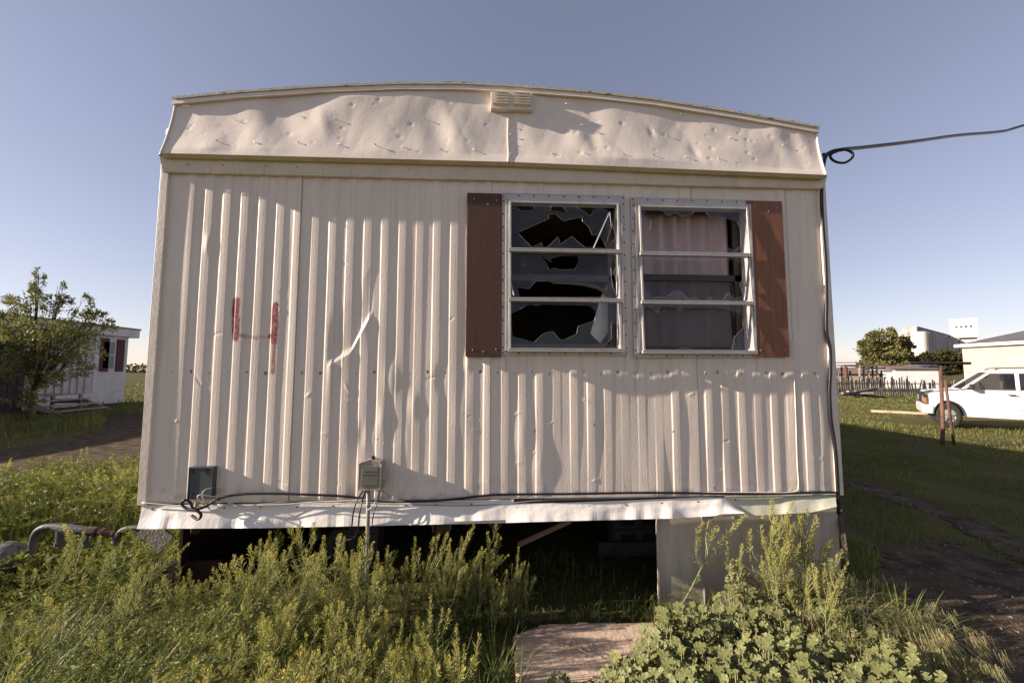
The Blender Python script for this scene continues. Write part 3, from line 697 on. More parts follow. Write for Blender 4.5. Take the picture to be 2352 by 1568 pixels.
# torn insulation flaps hanging from the floor
rag = None
for k, (px, py, s_) in enumerate(((1010, 1225, .16), (1075, 1222, .10), (1135, 1222, .12), (960, 1222, .08), (455, 1222, .12), (1180, 1215, .07), (700, 1222, .10), (1280, 1215, .06))):
    q = at(px, py, .12); mb = MB(); n = 9
    top = [(q[0]+s_*(i/n-.5)*1.7, .12+.02*math.sin(i*1.7+k), ZB-.03) for i in range(n+1)]
    bot = [(q[0]+s_*(i/n-.5)*1.2+.02*math.sin(i+k), .10+.03*math.sin(i*2.3+k), ZB-.05-s_*(.5+.8*math.sin(math.pi*i/n))*(.8+.4*random.random())) for i in range(n+1)]
    mb.add(top+bot, [(i, i+1, n+2+i, n+1+i) for i in range(n)])
    mb.build('insulation_flap', M['rag'], home)
def thing1(mb, name, m_, label, cat, group=None, smooth=False, bevel=0):
    return tag(mb.build(name, m_, None, smooth, bevel), label, cat, group)
# concrete block pier, boards
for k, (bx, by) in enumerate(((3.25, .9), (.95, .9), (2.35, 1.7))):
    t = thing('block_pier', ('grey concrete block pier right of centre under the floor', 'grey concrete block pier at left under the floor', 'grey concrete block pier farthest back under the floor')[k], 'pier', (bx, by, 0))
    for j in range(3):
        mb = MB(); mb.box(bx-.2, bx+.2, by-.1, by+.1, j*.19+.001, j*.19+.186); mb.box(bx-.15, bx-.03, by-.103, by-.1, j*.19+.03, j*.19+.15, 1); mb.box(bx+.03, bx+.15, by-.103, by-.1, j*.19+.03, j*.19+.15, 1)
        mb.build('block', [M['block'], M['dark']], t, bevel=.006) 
a, b = at(1375, 1240, .75), at(1520, 1400, .75)
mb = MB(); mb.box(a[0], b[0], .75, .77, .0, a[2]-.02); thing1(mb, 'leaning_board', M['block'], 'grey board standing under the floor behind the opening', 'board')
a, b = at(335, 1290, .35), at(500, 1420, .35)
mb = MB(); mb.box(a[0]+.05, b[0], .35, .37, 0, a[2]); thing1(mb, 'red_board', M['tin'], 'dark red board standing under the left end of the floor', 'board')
mb = MB(); q = [at(*p, -.03) for p in ((322, 1216), (378, 1216), (398, 1232), (362, 1272), (340, 1242), (312, 1234))]
mb.poly([(p[0], p[2]) for p in q], -.03, -.018); thing1(mb, 'grooved_wood_scrap', M['scrap'], 'grey grooved wood scrap hanging below the left corner', 'wood scrap')
mb = MB(); mb.bar(at(1190, 1250, .25), at(1310, 1195, .25), .02, .03); thing1(mb, 'loose_lath', M['twig'], 'thin tan lath slanting down under the floor', 'lath')
mb = MB(); mb.bar(at(1929, 1170, .03)+np.array([0, 0, 0]), at(1945, 1290, -.10), .02, .03); thing1(mb, 'leaning_stick', M['joist'], 'thin weathered stick leaning on the right corner', 'stick')
# slab in front
q = [gr(*p, .05)[:2] for p in ((1120, 1475), (1270, 1440), (1503, 1443), (1540, 1700), (1120, 1700))]
mb = MB(); n = len(q); 
xs = np.arange(1.9, 3.4, .012); ys = np.arange(-1.5, .1, .012)
sl = grid_obj('concrete_slab', xs, ys, lambda x, y: .055+.012*fbm(x, y, 5, 3, 3)-.05*sstep(-.25, -.9, y)*0, M['slab'], lambda x, y: inpoly(x+.05*fbm(x, y, 2, 9, 2), y+.05*fbm(x, y, 4, 9, 2), np.array([(2.16, -1.2), (2.17, -.26), (2.34, -.165), (3.04, -.185), (3.12, -1.3)])))
b = sl.modifiers.new('thick', 'SOLIDIFY'); b.thickness = .07; b.offset = -1
tag(sl, 'sandy worn concrete slab on the ground below the opening', 'slab')
# ------------------------------------------------------------------ background, left
def ax(px, py, Xv):
    d = ray(px, py); return CAM+d*((Xv-CAM[0])/d[0])
M['nwhite'] = mat('neighbour_white_siding', (.60, .57, .57), .6, .08, 3, .1, 30)
M['nrib'] = mat('neighbour_ribbed_siding', (.50, .46, .44), .6, .08, 3)
M['nroof'] = mat('neighbour_roof', (.30, .28, .27), .7, .1, 3)
M['maroon'] = mat('maroon_shutter', (.09, .03, .035), .7, .1, 4)
M['woodgrey'] = mat('weathered_boards', (.34, .29, .24), .9, .2, 4, .3, 30, stretch=(1, 6, 1))
M['darkwood'] = mat('dark_boards', (.050, .042, .036), .95, .3, 4, .3, 30)
M['paneg'] = mat('dull_window_glass', (.16, .19, .20), .2, .1, 3)
NX = -15.2; yr = ax(290, 850, NX)[1]; ysm = ax(215, 850, NX)[1]; HT = 3.42
nb = thing('neighbouring_mobile_home', 'white neighbouring mobile home with ribbed wall behind the left tree', 'mobile home', (NX, yr, 0))
mb = MB(); mb.box(NX-4.2, NX, ysm, yr, .55, 3.05); mb.build('smooth_wall', M['nwhite'], nb)
mb = MB(); y_ = 2.0
mb.box(NX-4.2, NX-.03, 2.0, ysm-.003, .45, 3.05)
while y_ < ysm-.15: mb.box(NX-.03, NX+.035, y_, y_+.13, .55, 3.05); y_ += .29
mb.build('ribbed_wall', M['nrib'], nb)
mb = MB(); mb.box(NX-4.1, NX-.02, 2.2, yr-.05, 0, .45)
for k in range(3): mb.box(NX-.02, NX+.01, 2.2, yr-.05, .02+.17*k, .17+.17*k)
mb.build('skirting', M['nwhite'], nb)
mb = MB(); mb.box(NX-4.4, NX+.18, 1.8, yr+.38, 3.05, 3.42); mb.build('fascia', M['nwhite'], nb, bevel=.02)
mb = MB(); mb.box(NX-4.5, NX+.22, 1.7, yr+.42, 3.42, 3.50); mb.build('roof', M['nroof'], nb, bevel=.02)
wy0, wy1 = ax(232, 830, NX)[1], ax(262, 830, NX)[1]; wz0, wz1 = ax(247, 848, NX)[2], ax(247, 782, NX)[2]
mb = MB(); mb.box(NX, NX+.03, wy0, wy1, wz0, wz1); wn = mb.build('window', M['nwhite'], nb)
mb = MB(); mb.box(NX+.03, NX+.04, wy0+.05, wy1-.05, wz0+.05, (wz0+wz1)/2-.02); mb.box(NX+.03, NX+.04, wy0+.05, wy1-.05, (wz0+wz1)/2+.02, wz1-.05); mb.build('pane', M['paneg'], wn)
for a in (228, 265):
    yy = ax(a, 830, NX)[1]; mb = MB(); mb.box(NX, NX+.04, yy, yy+.38, wz0-.1, wz1+.1); mb.build('shutter', M['maroon'], nb)
sh = thing('dark_shed', 'dark board lean-to shed at the left edge behind the tree', 'shed', (-14.6, 9, 0))
mb = MB(); yb = ax(60, 850, -13.9)[1]
for k in range(26): mb.box(-13.94-.01*(k % 3), -13.9+.006*(k % 2), yb-.24*(k+1), yb-.24*k-.02, 0, 2.65)
mb.box(-15.15, -13.95, yb-6.2, yb-.05, 0, 2.6); mb.build('board_wall', M['darkwood'], sh)
mb = MB(); mb.bar((-14.5, yb-6.4, 2.85), (-14.5, yb+.1, 2.85), 1.7, .07); mb.build('roof', M['darkwood'], sh)
st = thing('wooden_steps', 'weathered wooden entry steps below the neighbouring mobile home', 'steps', tuple(gr(205, 950)))
sx, sy = -13.9, 12.2
for k in range(4):
    z = .62-k*.17; x0 = -14.7+k*.62 if k == 0 else -13.55+(k-1)*.34
    mb = MB(); mb.box(x0, x0+(1.15 if k == 0 else .32), 11.9, 13.6, z-.04, z); mb.build('platform' if k == 0 else 'tread', M['woodgrey'], st)
for yy in (11.86, 13.62):
    mb = MB(); mb.poly([(-14.7, .40), (-13.5, .42), (-12.4, -.02), (-12.75, -.02), (-13.6, .25), (-14.7, .25)], yy, yy+.04); mb.build('stringer', M['woodgrey'], st)
for xx in (-14.6, -13.6):
    for yy in (11.95, 13.5): mb = MB(); mb.box(xx, xx+.09, yy, yy+.09, -.02, .58); mb.build('leg', M['woodgrey'], st)
t = thing('wire_fence', 'distant wire fence with thin posts across the lit field at left', 'fence', (-22, 30, 0))
for k in range(7):
    mb = MB(); mb.tube([(-28+k*3.2, 30, -.05), (-28+k*3.2, 30, 1.35)], .05, 6); mb.build('post', M['woodgrey'], t)
for z in (.3, .7, 1.1, 1.3):
    mb = MB(); mb.tube([(-28, 30, z), (-8.8, 30, z)], .012, 4); mb.build('wire', M['pipe'], t)
# gas pipes
gp = thing('gas_meter_pipework', 'grey gas meter and bent pipes in the weeds at left corner', 'gas pipework', tuple(at(60, 1290, .55)*[1, 1, 0]))
Yg = .55
def A(px, py, Y=None): return at(px, py, Yg if Y is None else Y)
def arc(pts, n=6):                          # smooth poly-line
    P = [np.array(p, float) for p in pts]; out = []
    for i in range(len(P)-1):
        p0 = P[max(i-1, 0)]; p1 = P[i]; p2 = P[i+1]; p3 = P[min(i+2, len(P)-1)]
        for k in range(n):
            t = k/n; out.append(.5*((2*p1)+(-p0+p2)*t+(2*p0-5*p1+4*p2-p3)*t*t+(-p0+3*p1-3*p2+p3)*t**3))
    out.append(P[-1]); return out
mb = MB(); mb.tube(arc([A(74, 1300), A(75, 1250), A(84, 1222), A(104, 1210), A(130, 1209)]), .022, 12); mb.build('pipe', M['pipe'], gp, smooth=True)
mb = MB(); mb.tube([A(125, 1209), A(152, 1214), A(205, 1219)], [.026, .034, .026], 12); mb.tube([A(140, 1213), A(138, 1245)], .026, 12); mb.tube([A(138, 1243), A(137, 1252)], .032, 10)
mb.tube([A(196, 1216), A(194, 1250)], .024, 12); mb.tube([A(194, 1246), A(193, 1256)], .032, 10); mb.build('tee', M['pipe'], gp, smooth=False)
mb = MB(); mb.tube([A(200, 1218), A(222, 1220)], .032, 8); mb.tube([A(222, 1220), A(262, 1226)], .020, 10); mb.tube([A(232, 1220), A(240, 1222)], .028, 8); mb.build('union', M['piperust'], gp)
mb = MB(); mb.tube(arc([A(262, 1320), A(264, 1260), A(272, 1228), A(290, 1214), A(330, 1212)]), .019, 12); mb.build('pipe', M['pipe'], gp, smooth=True)
mb = MB(); q = A(18, 1285); mb.lathe([(0, -.10), (.07, -.10), (.105, -.07), (.115, -.012), (.125, -.010), (.125, .010), (.115, .012), (.10, .05), (.05, .075), (0, .08)], (q[0], q[1], q[2]), 'y', 24)
mb.build('meter_body', M['pipe'], gp, smooth=False)
mb = MB(); mb.tube([A(30, 1285), A(75, 1290)], .026, 10); mb.tube([A(50, 1282), A(78, 1296)], .035, 8); mb.tube([A(12, 1300), A(12, 1420)], .022, 10); mb.build('elbow', M['pipe'], gp)

# ------------------------------------------------------------------ boxes, cables on the end wall
def screw(parent, p, m_, r=.0055):
    mb = MB(); mb.lathe([(0, -.004), (r*.8, -.0035), (r, 0), (r, .006)], p, 'y', 8); return mb.build('screw', m_, parent)
y = -.05
bx = thing('grey_junction_box', 'dark grey open junction box low on the left of the wall', 'junction box', (X(457, 1110, y), -.02, Z(457, 1147, y)))
x0, x1, z0, z1 = X(432, 1110, y), X(486, 1110, y), Z(457, 1147, y), Z(457, 1073, y)
mb = MB(); mb.box(x0, x1, -.045, -.006, z0, z1); mb.box(x0-.003, x1+.003, -.050, -.045, z1-.008, z1+.003); mb.box(x0-.003, x0+.003, -.050, -.045, z0, z1); mb.box(x1-.003, x1+.003, -.052, -.045, z0, z1); mb.build('box_body', M['greybox'], bx, bevel=.002)
mb = MB()
for a, b in ((443, 1080), (443, 1087), (475, 1080), (475, 1087), (443, 1134)):
    q = at(a, b, y); mb.lathe([(0, -.048), (.006, -.048), (.007, -.044)], (q[0], 0, q[2]), 'y', 8)
mb.f and mb.build('knockouts', M['black'], bx)
mb = MB(); q = at(452, 1152, -.04); mb.tube([q, q-np.array([0, 0, .03])], .012, 8); mb.build('connector', M['beigebox'], bx)
for pts, m_ in (([(496, 1137), (475, 1128), (460, 1134), (455, 1122), (462, 1118)], 'beigebox'),):
    pass
mb = MB(); mb.tube(arc([at(a, b, c) for a, b, c in ((500, 1131, -.02), (494, 1140, -.05), (470, 1137, -.10), (455, 1138, -.11), (457, 1150, -.10), (470, 1160, -.07), (482, 1168, -.05))]), .004, 6); mb.build('wire', M['white'], bx, smooth=True)
mb = MB(); mb.tube(arc([at(a, b, c) for a, b, c in ((487, 1120, -.05), (472, 1124, -.08), (464, 1134, -.09), (468, 1148, -.09), (478, 1160, -.06))]), .003, 6); mb.build('wire', M['white'], bx, smooth=True)
mb = MB(); mb.tube(arc([at(a, b, c) for a, b, c in ((497, 1130, -.03), (490, 1136, -.04), (494, 1144, -.03))]), .004, 6); mb.build('wire', M['piperust'], bx, smooth=True)
# telephone box
y = -.09
tb = thing('telephone_interface_box', 'weathered beige utility box with a grey face on a conduit', 'utility box', (X(850, 1090, y), -.02, Z(850, 1125, y)))
x0, x1, z0, z1 = X(825, 1092, y), X(874, 1092, y), Z(850, 1124, y), Z(850, 1062, y)
prof = [(x0, z0), (x1, z0), (x1+.002, z1-.012), (x1-.008, z1), (x0+(x1-x0)*.5, z1+.010), (x0+.008, z1), (x0-.002, z1-.012)]
mb = MB(); mb.poly(prof, -.085, -.012); mb.build('housing', M['beigebox'], tb, bevel=.006)
mb = MB(); mb.poly([(x0+(a-x0)*1.06-.002, b+(.004 if b > z0+.05 else -.002)) for a, b in prof], -.050, -.042); mb.build('rim', M['beigebox'], tb)
mb = MB(); mb.box(x0+.012, x1-.014, -.090, -.084, z0+.012, z1-.022); fc = mb.build('label_face', M['boxface'], tb, bevel=.002)
def text(s_, c, h, m_, parent, name='lettering'):
    cu = bpy.data.curves.new(name, 'FONT'); cu.body = s_; cu.size = h; cu.align_x = 'CENTER'; cu.extrude = .0005
    ob = bpy.data.objects.new(name, cu); C.objects.link(ob)
    dg = bpy.context.evaluated_depsgraph_get(); me = bpy.data.meshes.new_from_object(ob.evaluated_get(dg)); bpy.data.objects.remove(ob)
    me.materials.clear(); me.materials.append(m_)
    o = bpy.data.objects.new(name, me); C.objects.link(o); o.parent = parent; o.rotation_euler = (math.pi/2, 0, 0); o.location = c; return o
xm_ = (x0+x1)/2
text('TELEPHONE', (xm_, -.0912, z1-.052), .017, M['boxtext'], fc); text('NETWORK INTERFACE', (xm_, -.0912, z1-.070), .010, M['boxtext'], fc); text('CUSTOMER ACCESS', (xm_, -.0912, z0+.026), .009, M['boxtext'], fc)
mb = MB(); mb.box(xm_-.005, xm_+.012, -.05, -.03, z1+.005, z1+.028); mb.build('mounting_tab', M['screw'], tb)
mb = MB(); mb.box(x1+.002, x1+.016, -.055, -.012, z0+.05, z0+.12); mb.box(x1+.016, x1+.022, -.045, -.03, z0+.06, z0+.075); mb.box(x1+.016, x1+.022, -.045, -.03, z0+.09, z0+.105); mb.build('hinge', M['aluw'], tb)
mb = MB(); mb.tube([at(846, 1124, -.06), at(845, 1200, -.075), at(843, 1300, -.08), np.array(at(843, 1300, -.08))*[1, 1, 0]], .0115, 12)
tag(mb.build('conduit', M['conduit'], None, True), 'grey vertical conduit below the beige utility box', 'conduit')
def cable(name, pts, r, m_, label, cat='cable', n=6):
    mb = MB(); mb.tube(arc([at(*p) for p in pts], n), r, 6); return tag(mb.build(name, m_, None, True), label, cat)
cable('ground_cable', [(838, 1122, -.06), (822, 1145, -.11), (812, 1175, -.13), (808, 1212, -.12)], .0042, M['black'], 'outer of two short black wires curving left of the conduit', 'wire')
cable('ground_cable', [(842, 1122, -.06), (832, 1150, -.11), (826, 1180, -.14), (822, 1215, -.12), (812, 1235, -.10), (795, 1240, -.06)], .0045, M['black'], 'longer black wire hooking left below the flashing by the conduit', 'wire')
cable('ground_cable', [(872, 1122, -.06), (868, 1150, -.07), (858, 1180, -.10), (854, 1212, -.10)], .0035, M['black'], 'thin dark wire just right of the conduit', 'wire')
cable('tie_wire', [(872, 1122, -.05), (867, 1140, -.07), (857, 1160, -.095), (845, 1170, -.085), (842, 1160, -.08)], .003, M['white'], 'white tie wire wrapped round the conduit', 'wire')
cable('tie_wire', [(876, 1122, -.04), (890, 1136, -.04), (910, 1145, -.03), (930, 1148, -.03)], .002, M['conduit'], 'thin wire drooping right from the utility box', 'wire')
cable('black_cable', [(440, 1183, -.10), (455, 1192, -.12), (462, 1182, -.12), (452, 1172, -.12), (430, 1168, -.11), (418, 1158, -.10), (424, 1148, -.10), (436, 1152, -.09), (446, 1168, -.09), (470, 1164, -.07), (500, 1146, -.05), (540, 1136, -.04), (600, 1133, -.04), (700, 1135, -.045), (800, 1140, -.04), (860, 1150, -.045), (960, 1151, -.04), (1040, 1146, -.04), (1110, 1138, -.035), (1160, 1135, -.03), (1300, 1134, -.04), (1500, 1131, -.035), (1700, 1134, -.035), (1800, 1133, -.03), (1880, 1130, -.03), (1926, 1131, -.03)], .0075, M['black'], 'thick black cable sagging along the foot of the wall', 'cable')
cable('white_cable', [(326, 1154, -.03), (400, 1160, -.035), (470, 1163, -.04), (560, 1160, -.05), (650, 1158, -.05), (720, 1152, -.04), (780, 1150, -.05), (850, 1147, -.06), (910, 1150, -.05), (980, 1153, -.03), (1080, 1155, -.03)], .0038, M['white'], 'white cable running along the foot of the wall', 'cable')
cable('white_cable', [(500, 1158, -.04), (560, 1163, -.05), (640, 1160, -.05), (700, 1154, -.05), (760, 1158, -.06), (840, 1148, -.06)], .003, M['white'], 'second thinner white cable crossing over the first', 'cable')
cable('grey_cable', [(500, 1148, -.05), (560, 1160, -.05), (620, 1155, -.04), (700, 1150, -.03), (780, 1152, -.03), (930, 1158, -.025), (1100, 1160, -.03), (1250, 1148, -.03), (1400, 1144, -.03), (1560, 1140, -.03), (1700, 1142, -.03), (1920, 1136, -.03)], .003, M['conduit'], 'thin grey cable just below the thick black one', 'cable')
cable('bent_conduit', [(1815, 780, -.02), (1822, 792, -.025), (1824, 860, -.024), (1828, 960, -.026), (1831, 1060, -.026), (1834, 1112, -.026), (1828, 1127, -.028), (1800, 1131, -.03), (1700, 1130, -.03), (1600, 1131, -.03)], .0035, M['trimw'], 'thin cream wire running down below the right shutter', 'wire')
cable('service_cable', [(1900, 353, -.025), (1893, 372, -.025), (1889, 410, -.025), (1887, 455, -.025), (1890, 520, -.02), (1896, 600, -.02), (1898, 680, -.02), (1898, 760, -.02), (1906, 800, -.02), (1907, 850, -.02), (1905, 900, -.02), (1908, 960, -.02), (1914, 1000, -.02), (1920, 1050, -.025), (1924, 1120, -.025), (1926, 1180, -.025)], .0105, M['black'], 'black service cable running down the right corner of the wall', 'cable')
ov = thing('overhead_cable', 'black overhead cable coming in from the right sky with a coiled loop', 'cable', tuple(at(1897, 355, .05)))
mb = MB(); P0 = at(1897, 356, .03); mb.tube(arc([P0, at(1912, 348, .0), at(1940, 343, .0), at(1990, 338, .1), at(2100, 325, .3), at(2200, 311, .6), at(2300, 302, .9), at(2352, 288, 1.0), at(2600, 215, 1.4), at(2900, 110, 2)]), .0125, 8); mb.build('line', M['black'], ov, True)
mb = MB(); mb.tube(arc([at(1915, 348, -.01), at(1935, 343, -.02), at(1956, 350, -.02), at(1958, 362, -.02), at(1940, 374, -.01), at(1918, 371, .0), at(1907, 360, .0), at(1915, 350, -.0)]), .008, 8); mb.build('loop', M['black'], ov, True)
mb = MB(); q = at(1890, 358, .02); mb.tube([q, q+np.array([.02, 0, 0]), q+np.array([.045, -.01, .006])], [.02, .015, .006], 8); mb.build('insulator', M['screw'], ov)
mb = MB(); mb.tube([at(1902, 355, .0), at(1925, 346, -.01)], .012, 6); mb.build('splice', M['black'], ov)

# ------------------------------------------------------------------ background, right
M['rust'] = mat('rusty_steel_post', (.14, .075, .048), .85, .25, 7, .3, 50, stretch=(1, 1, .5))
M['rustd'] = mat('dark_rusty_steel', (.055, .034, .026), .85, .2, 7, .3, 50)
q0 = np.array(gr(2163, 1024, -.1)); Yp = q0[1]
tp = thing('clothesline_post', 'rusty T shaped clothesline post in the grass', 'clothesline post', tuple(q0))
mb = MB(); mb.tube([q0-[0, 0, .1], at(2166, 980, Yp), at(2160, 840, Yp)], [.036, .035, .033], 12); mb.build('pole', M['rust'], tp, True)
mb = MB(); a, b = at(2088, 834, Yp), at(2228, 834, Yp); a[2] = b[2]; mb.tube([a, b], .031, 14); mb.build('crossbar', M['rustd'], tp, False)
mb = MB()
for k in range(4):
    mb = MB(); xx = a[0]+.1+(b[0]-a[0]-.2)*k/3; mb.tube([(xx, Yp, a[2]-.045), (xx, Yp-.02, a[2]-.06)], .006, 5); mb.build('hook', M['rustd'], tp)
mb = MB(); mb.tube([at(2192, 1024, Yp+.15)-[0, 0, .05], at(2171, 874, Yp+.15)], .026, 10); tag(mb.build('leaning_pipe', M['rust'], None, True), 'shorter rusty pipe leaning behind the T shaped post', 'pipe')
# clotheslines
for k, (pa, pb) in enumerate((((1880, 905), (2420, 1000)), ((1880, 965), (2420, 1030)), ((1880, 1000), (2420, 1045)))):
    mb = MB(); a = at(*pa, 4.6+k*.3); b = at(*pb, 4.9+k*.3); mid = (a+b)/2-[0, 0, .02]; mb.tube([a, mid, b], .003, 4)
    tag(mb.build('fence_wire', M['pipe'], None), ('topmost', 'middle', 'lowest')[k]+' of three thin wires crossing the grass by the clothesline post', 'wire', 'thin wires across the grass')
# house
M['hwall'] = mat('cream_house_siding', (.52, .43, .33), .8, .04, 3, .05, 30)
M['hroof'] = mat('grey_shingle_roof', (.115, .11, .12), .9, .15, 2.5, .3, 20)
M['whitep'] = mat('white_paint', (.78, .76, .72), .5, .04, 3)
HX = 21.3; hq_ = ax(2209, 792, HX); yf = hq_[1]; ez = hq_[2]
ho = thing('cream_house', 'cream house with grey hipped roof at the right edge', 'house', (HX, yf, 0))
mb = MB(); mb.box(HX, HX+8, yf-13, yf, -.2, ez); mb.build('wall', M['hwall'], ho)
e = .14; rz = ez+1.5
mb = MB(); mb.add([(HX-e, yf-13-e, ez), (HX+8+e, yf-13-e, ez), (HX+8+e, yf+e, ez), (HX-e, yf+e, ez), (HX+4, yf-9.2, rz), (HX+4, yf-3.8, rz)], [(0, 1, 4), (1, 2, 5, 4), (2, 3, 5), (3, 0, 4, 5), (3, 2, 1, 0)]); mb.build('roof', M['hroof'], ho)
mb = MB(); mb.box(HX-e-.03, HX-e, yf-13-e, yf+e, ez-.10, ez+.02); mb.box(HX-e, HX+8+e, yf+e, yf+e+.03, ez-.10, ez+.02); mb.box(HX-e, HX-.003, yf-13, yf+e-.003, ez-.08, ez-.003); mb.build('eave', M['whitep'], ho)
# car
def suv():
    M['carw'] = mat('white_car_paint', (.80, .80, .79), .18, .02, 2, spec=.6)
    M['carblack'] = mat('black_car_trim', (.022, .022, .024), .5, .1, 9)
    M['tyre'] = mat('tyre_rubber', (.03, .028, .026), .9, .2, 9)
    M['rim'] = mat('alloy_rim', (.45, .44, .42), .35, .05, 5, metal=.7)
    M['amber'] = mat('amber_lens', (.50, .13, .03), .25, .05, 5)
    M['lens'] = mat('clear_lens', (.35, .36, .36), .15, .05, 5)
    M['seat'] = mat('grey_car_seat', (.06, .058, .055), .9, .1, 5)
    gz = -.12; fx = at(2123, 940, 8.7)[0]; Y0 = 8.7
    r = thing('white_suv', 'white boxy four wheel drive car parked in front of the cream house', 'car', (fx+2.2, Y0+.9, gz))
    def Lp(x, z): return (fx+x, gz+z)
    def arch(cx, rr=.41, z0=.40):
        return [(cx+rr*math.cos(t), z0+rr*math.sin(t)-.02) for t in np.linspace(math.pi, 0, 13)]
    low = [(.21, .42), (.17, .50), (.18, .64), (.22, .68), (.23, .98), (.30, 1.03), (.75, 1.085), (1.22, 1.13), (4.38, 1.14), (4.46, .95), (4.50, .60), (4.46, .42)]
    bottom = [(3.95, .40)]+arch(3.52)[::-1]+[(3.08, .36), (1.26, .36)]+arch(.82)[::-1]+[(.40, .40)]
    pts = [Lp(*p) for p in low+bottom]
    mb = MB(); n = len(pts)
    secs = [(Y0+.05, .985), (Y0, 1.0), (Y0+1.8, 1.0), (Y0+1.85, .985)]
    V = []
    for yy, s_ in secs:
        cx_, cz_ = fx+2.25, gz+.75
        V += [(cx_+(p[0]-cx_)*s_, yy, cz_+(p[1]-cz_)*(s_ if p[1] > cz_ else 1)) for p in pts]
    tri = tessellate_polygon([[Vector((p[0], p[1], 0)) for p in pts]])
    F = [tuple(t) for t in tri]+[tuple(3*n+i for i in t[::-1]) for t in tri]
    for k in range(3): F += [(k*n+i, k*n+(i+1) % n, (k+1)*n+(i+1) % n, (k+1)*n+i) for i in range(n)]
    mb.add(V, F); mb.build('body', M['carw'], r, bevel=.03)
    # cabin
    ys = lambda z, s: (Y0+.04+(z-1.12)*.30 if s == 0 else Y0+1.76-(z-1.12)*.30)
    def pl(x, z, s): return (fx+x, ys(z, s), gz+z)
    mb = MB()
    mb.add([pl(1.98, 1.60, 0), pl(2.25, 1.655, 0), pl(4.1, 1.655, 0), pl(4.22, 1.60, 0), pl(1.98, 1.60, 1), pl(2.25, 1.655, 1), pl(4.1, 1.655, 1), pl(4.22, 1.60, 1)],
           [(0, 4, 5, 1), (1, 5, 6, 2), (2, 6, 7, 3), (0, 1, 2, 3), (7, 6, 5, 4), (3, 7, 4, 0)])
    for s in (0, 1):
        for (xa, xb, wd) in ((1.24, 2.0, .07), (2.60, 2.63, .10), (3.50, 3.44, .08), (4.36, 4.18, .16)):
            mb.bar(pl(xa, 1.12, s), pl(xb, 1.61, s), .045, wd, up=(1, 0, 0))
        mb.bar(pl(1.95, 1.595, s), pl(4.2, 1.595, s), .045, .06)
    mb.build('cabin_frame', M['carw'], r, bevel=.012)
    for s in (0, 1):
        for (a, b, c, d) in ((1.28, 2.58, 2.60, 2.0), (2.64, 3.46, 3.40, 2.66), (3.54, 4.28, 4.12, 3.48)):
            mb = MB(); mb.add([pl(a, 1.13, s), pl(b, 1.13, s), pl(c, 1.58, s), pl(d, 1.58, s)], [(0, 1, 2, 3)]); mb.build('side_window', M['carglass'] if a < 2 else M['cargd'], r)
    mb = MB(); mb.add([pl(1.24, 1.13, 0), pl(1.24, 1.13, 1), pl(1.99, 1.60, 1), pl(1.99, 1.60, 0)], [(0, 1, 2, 3)]); mb.build('windscreen', M['carglass'], r)
    mb = MB(); mb.bar(pl(1.22, 1.10, 0), pl(1.96, 1.60, 0), .05, .018, up=(1, 0, 0)); mb.build('screen_seal', M['carblack'], r)
    # interior
    for yy in (Y0+.32, Y0+1.05):
        mb = MB(); mb.box(fx+2.2, fx+2.7, yy, yy+.45, gz+.6, gz+.82); mb.bar((fx+2.62, yy+.22, gz+.8), (fx+2.80, yy+.22, gz+1.36), .42, .14, up=(1, 0, 0)); mb.bar((fx+2.80, yy+.22, gz+1.36), (fx+2.83, yy+.22, gz+1.52), .2, .09, up=(1, 0, 0)); mb.build('seat', M['seat'], r, bevel=.03)
    mb = MB(); mb.box(fx+1.3, fx+1.7, Y0+.15, Y0+1.65, gz+.9, gz+1.12); mb.build('dashboard', M['carblack'], r, bevel=.03)
    mb = MB(); c_ = np.array([fx+1.86, Y0+.5, gz+1.13]); mb.tube([c_+np.array([.07*math.sin(t)*-1, .18*math.cos(t), .17*math.sin(t)]) for t in np.linspace(0, 2*math.pi, 19)], .014, 6); mb.build('steering_wheel', M['carblack'], r)
    mb = MB(); mb.box(fx+1.99, fx+2.03, Y0+.70, Y0+.95, gz+1.44, gz+1.50); mb.build('rear_mirror', M['carblack'], r)
    # wheels
    for (cx_, yy) in ((.82, Y0+.02), (3.52, Y0+.02), (.82, Y0+1.58), (3.52, Y0+1.58)):
        mb = MB(); mb.lathe([(.20, .02), (.22, 0), (.33, .0), (.365, .03), (.37, .10), (.365, .19), (.33, .22), (.20, .22)], (fx+cx_, yy, gz+.37), 'y', 32); ty = mb.build('wheel', M['tyre'], r, True)
        mb = MB(); mb.lathe([(.215, .01), (.205, .03), (.19, .06), (.06, .05), (.055, .02), (0, .02)], (fx+cx_, yy, gz+.37), 'y', 28)
        for k in range(5):
            t = k*2*math.pi/5+.3; mb.bar((fx+cx_+.05*math.cos(t), yy+.025, gz+.37+.05*math.sin(t)), (fx+cx_+.20*math.cos(t), yy+.015, gz+.37+.2*math.sin(t)), .05, .03, up=(0, 1, 0))
        mb.build('rim', M['rim'], ty)
    for cx_ in (.82, 3.52):
        for yy in (Y0-.004,):
            a1 = arch(cx_, .425); a2 = arch(cx_, .385); mb = MB()
            for i in range(12): mb.add([(fx+a1[i][0], yy, gz+a1[i][1]), (fx+a1[i+1][0], yy, gz+a1[i+1][1]), (fx+a2[i+1][0], yy, gz+a2[i+1][1]), (fx+a2[i][0], yy, gz+a2[i][1]), (fx+a2[i+1][0], yy+.5, gz+a2[i+1][1]), (fx+a2[i][0], yy+.5, gz+a2[i][1])], [(0, 3, 2, 1), (3, 5, 4, 2)])
            mb.build('wheel_arch', M['carblack'], r)
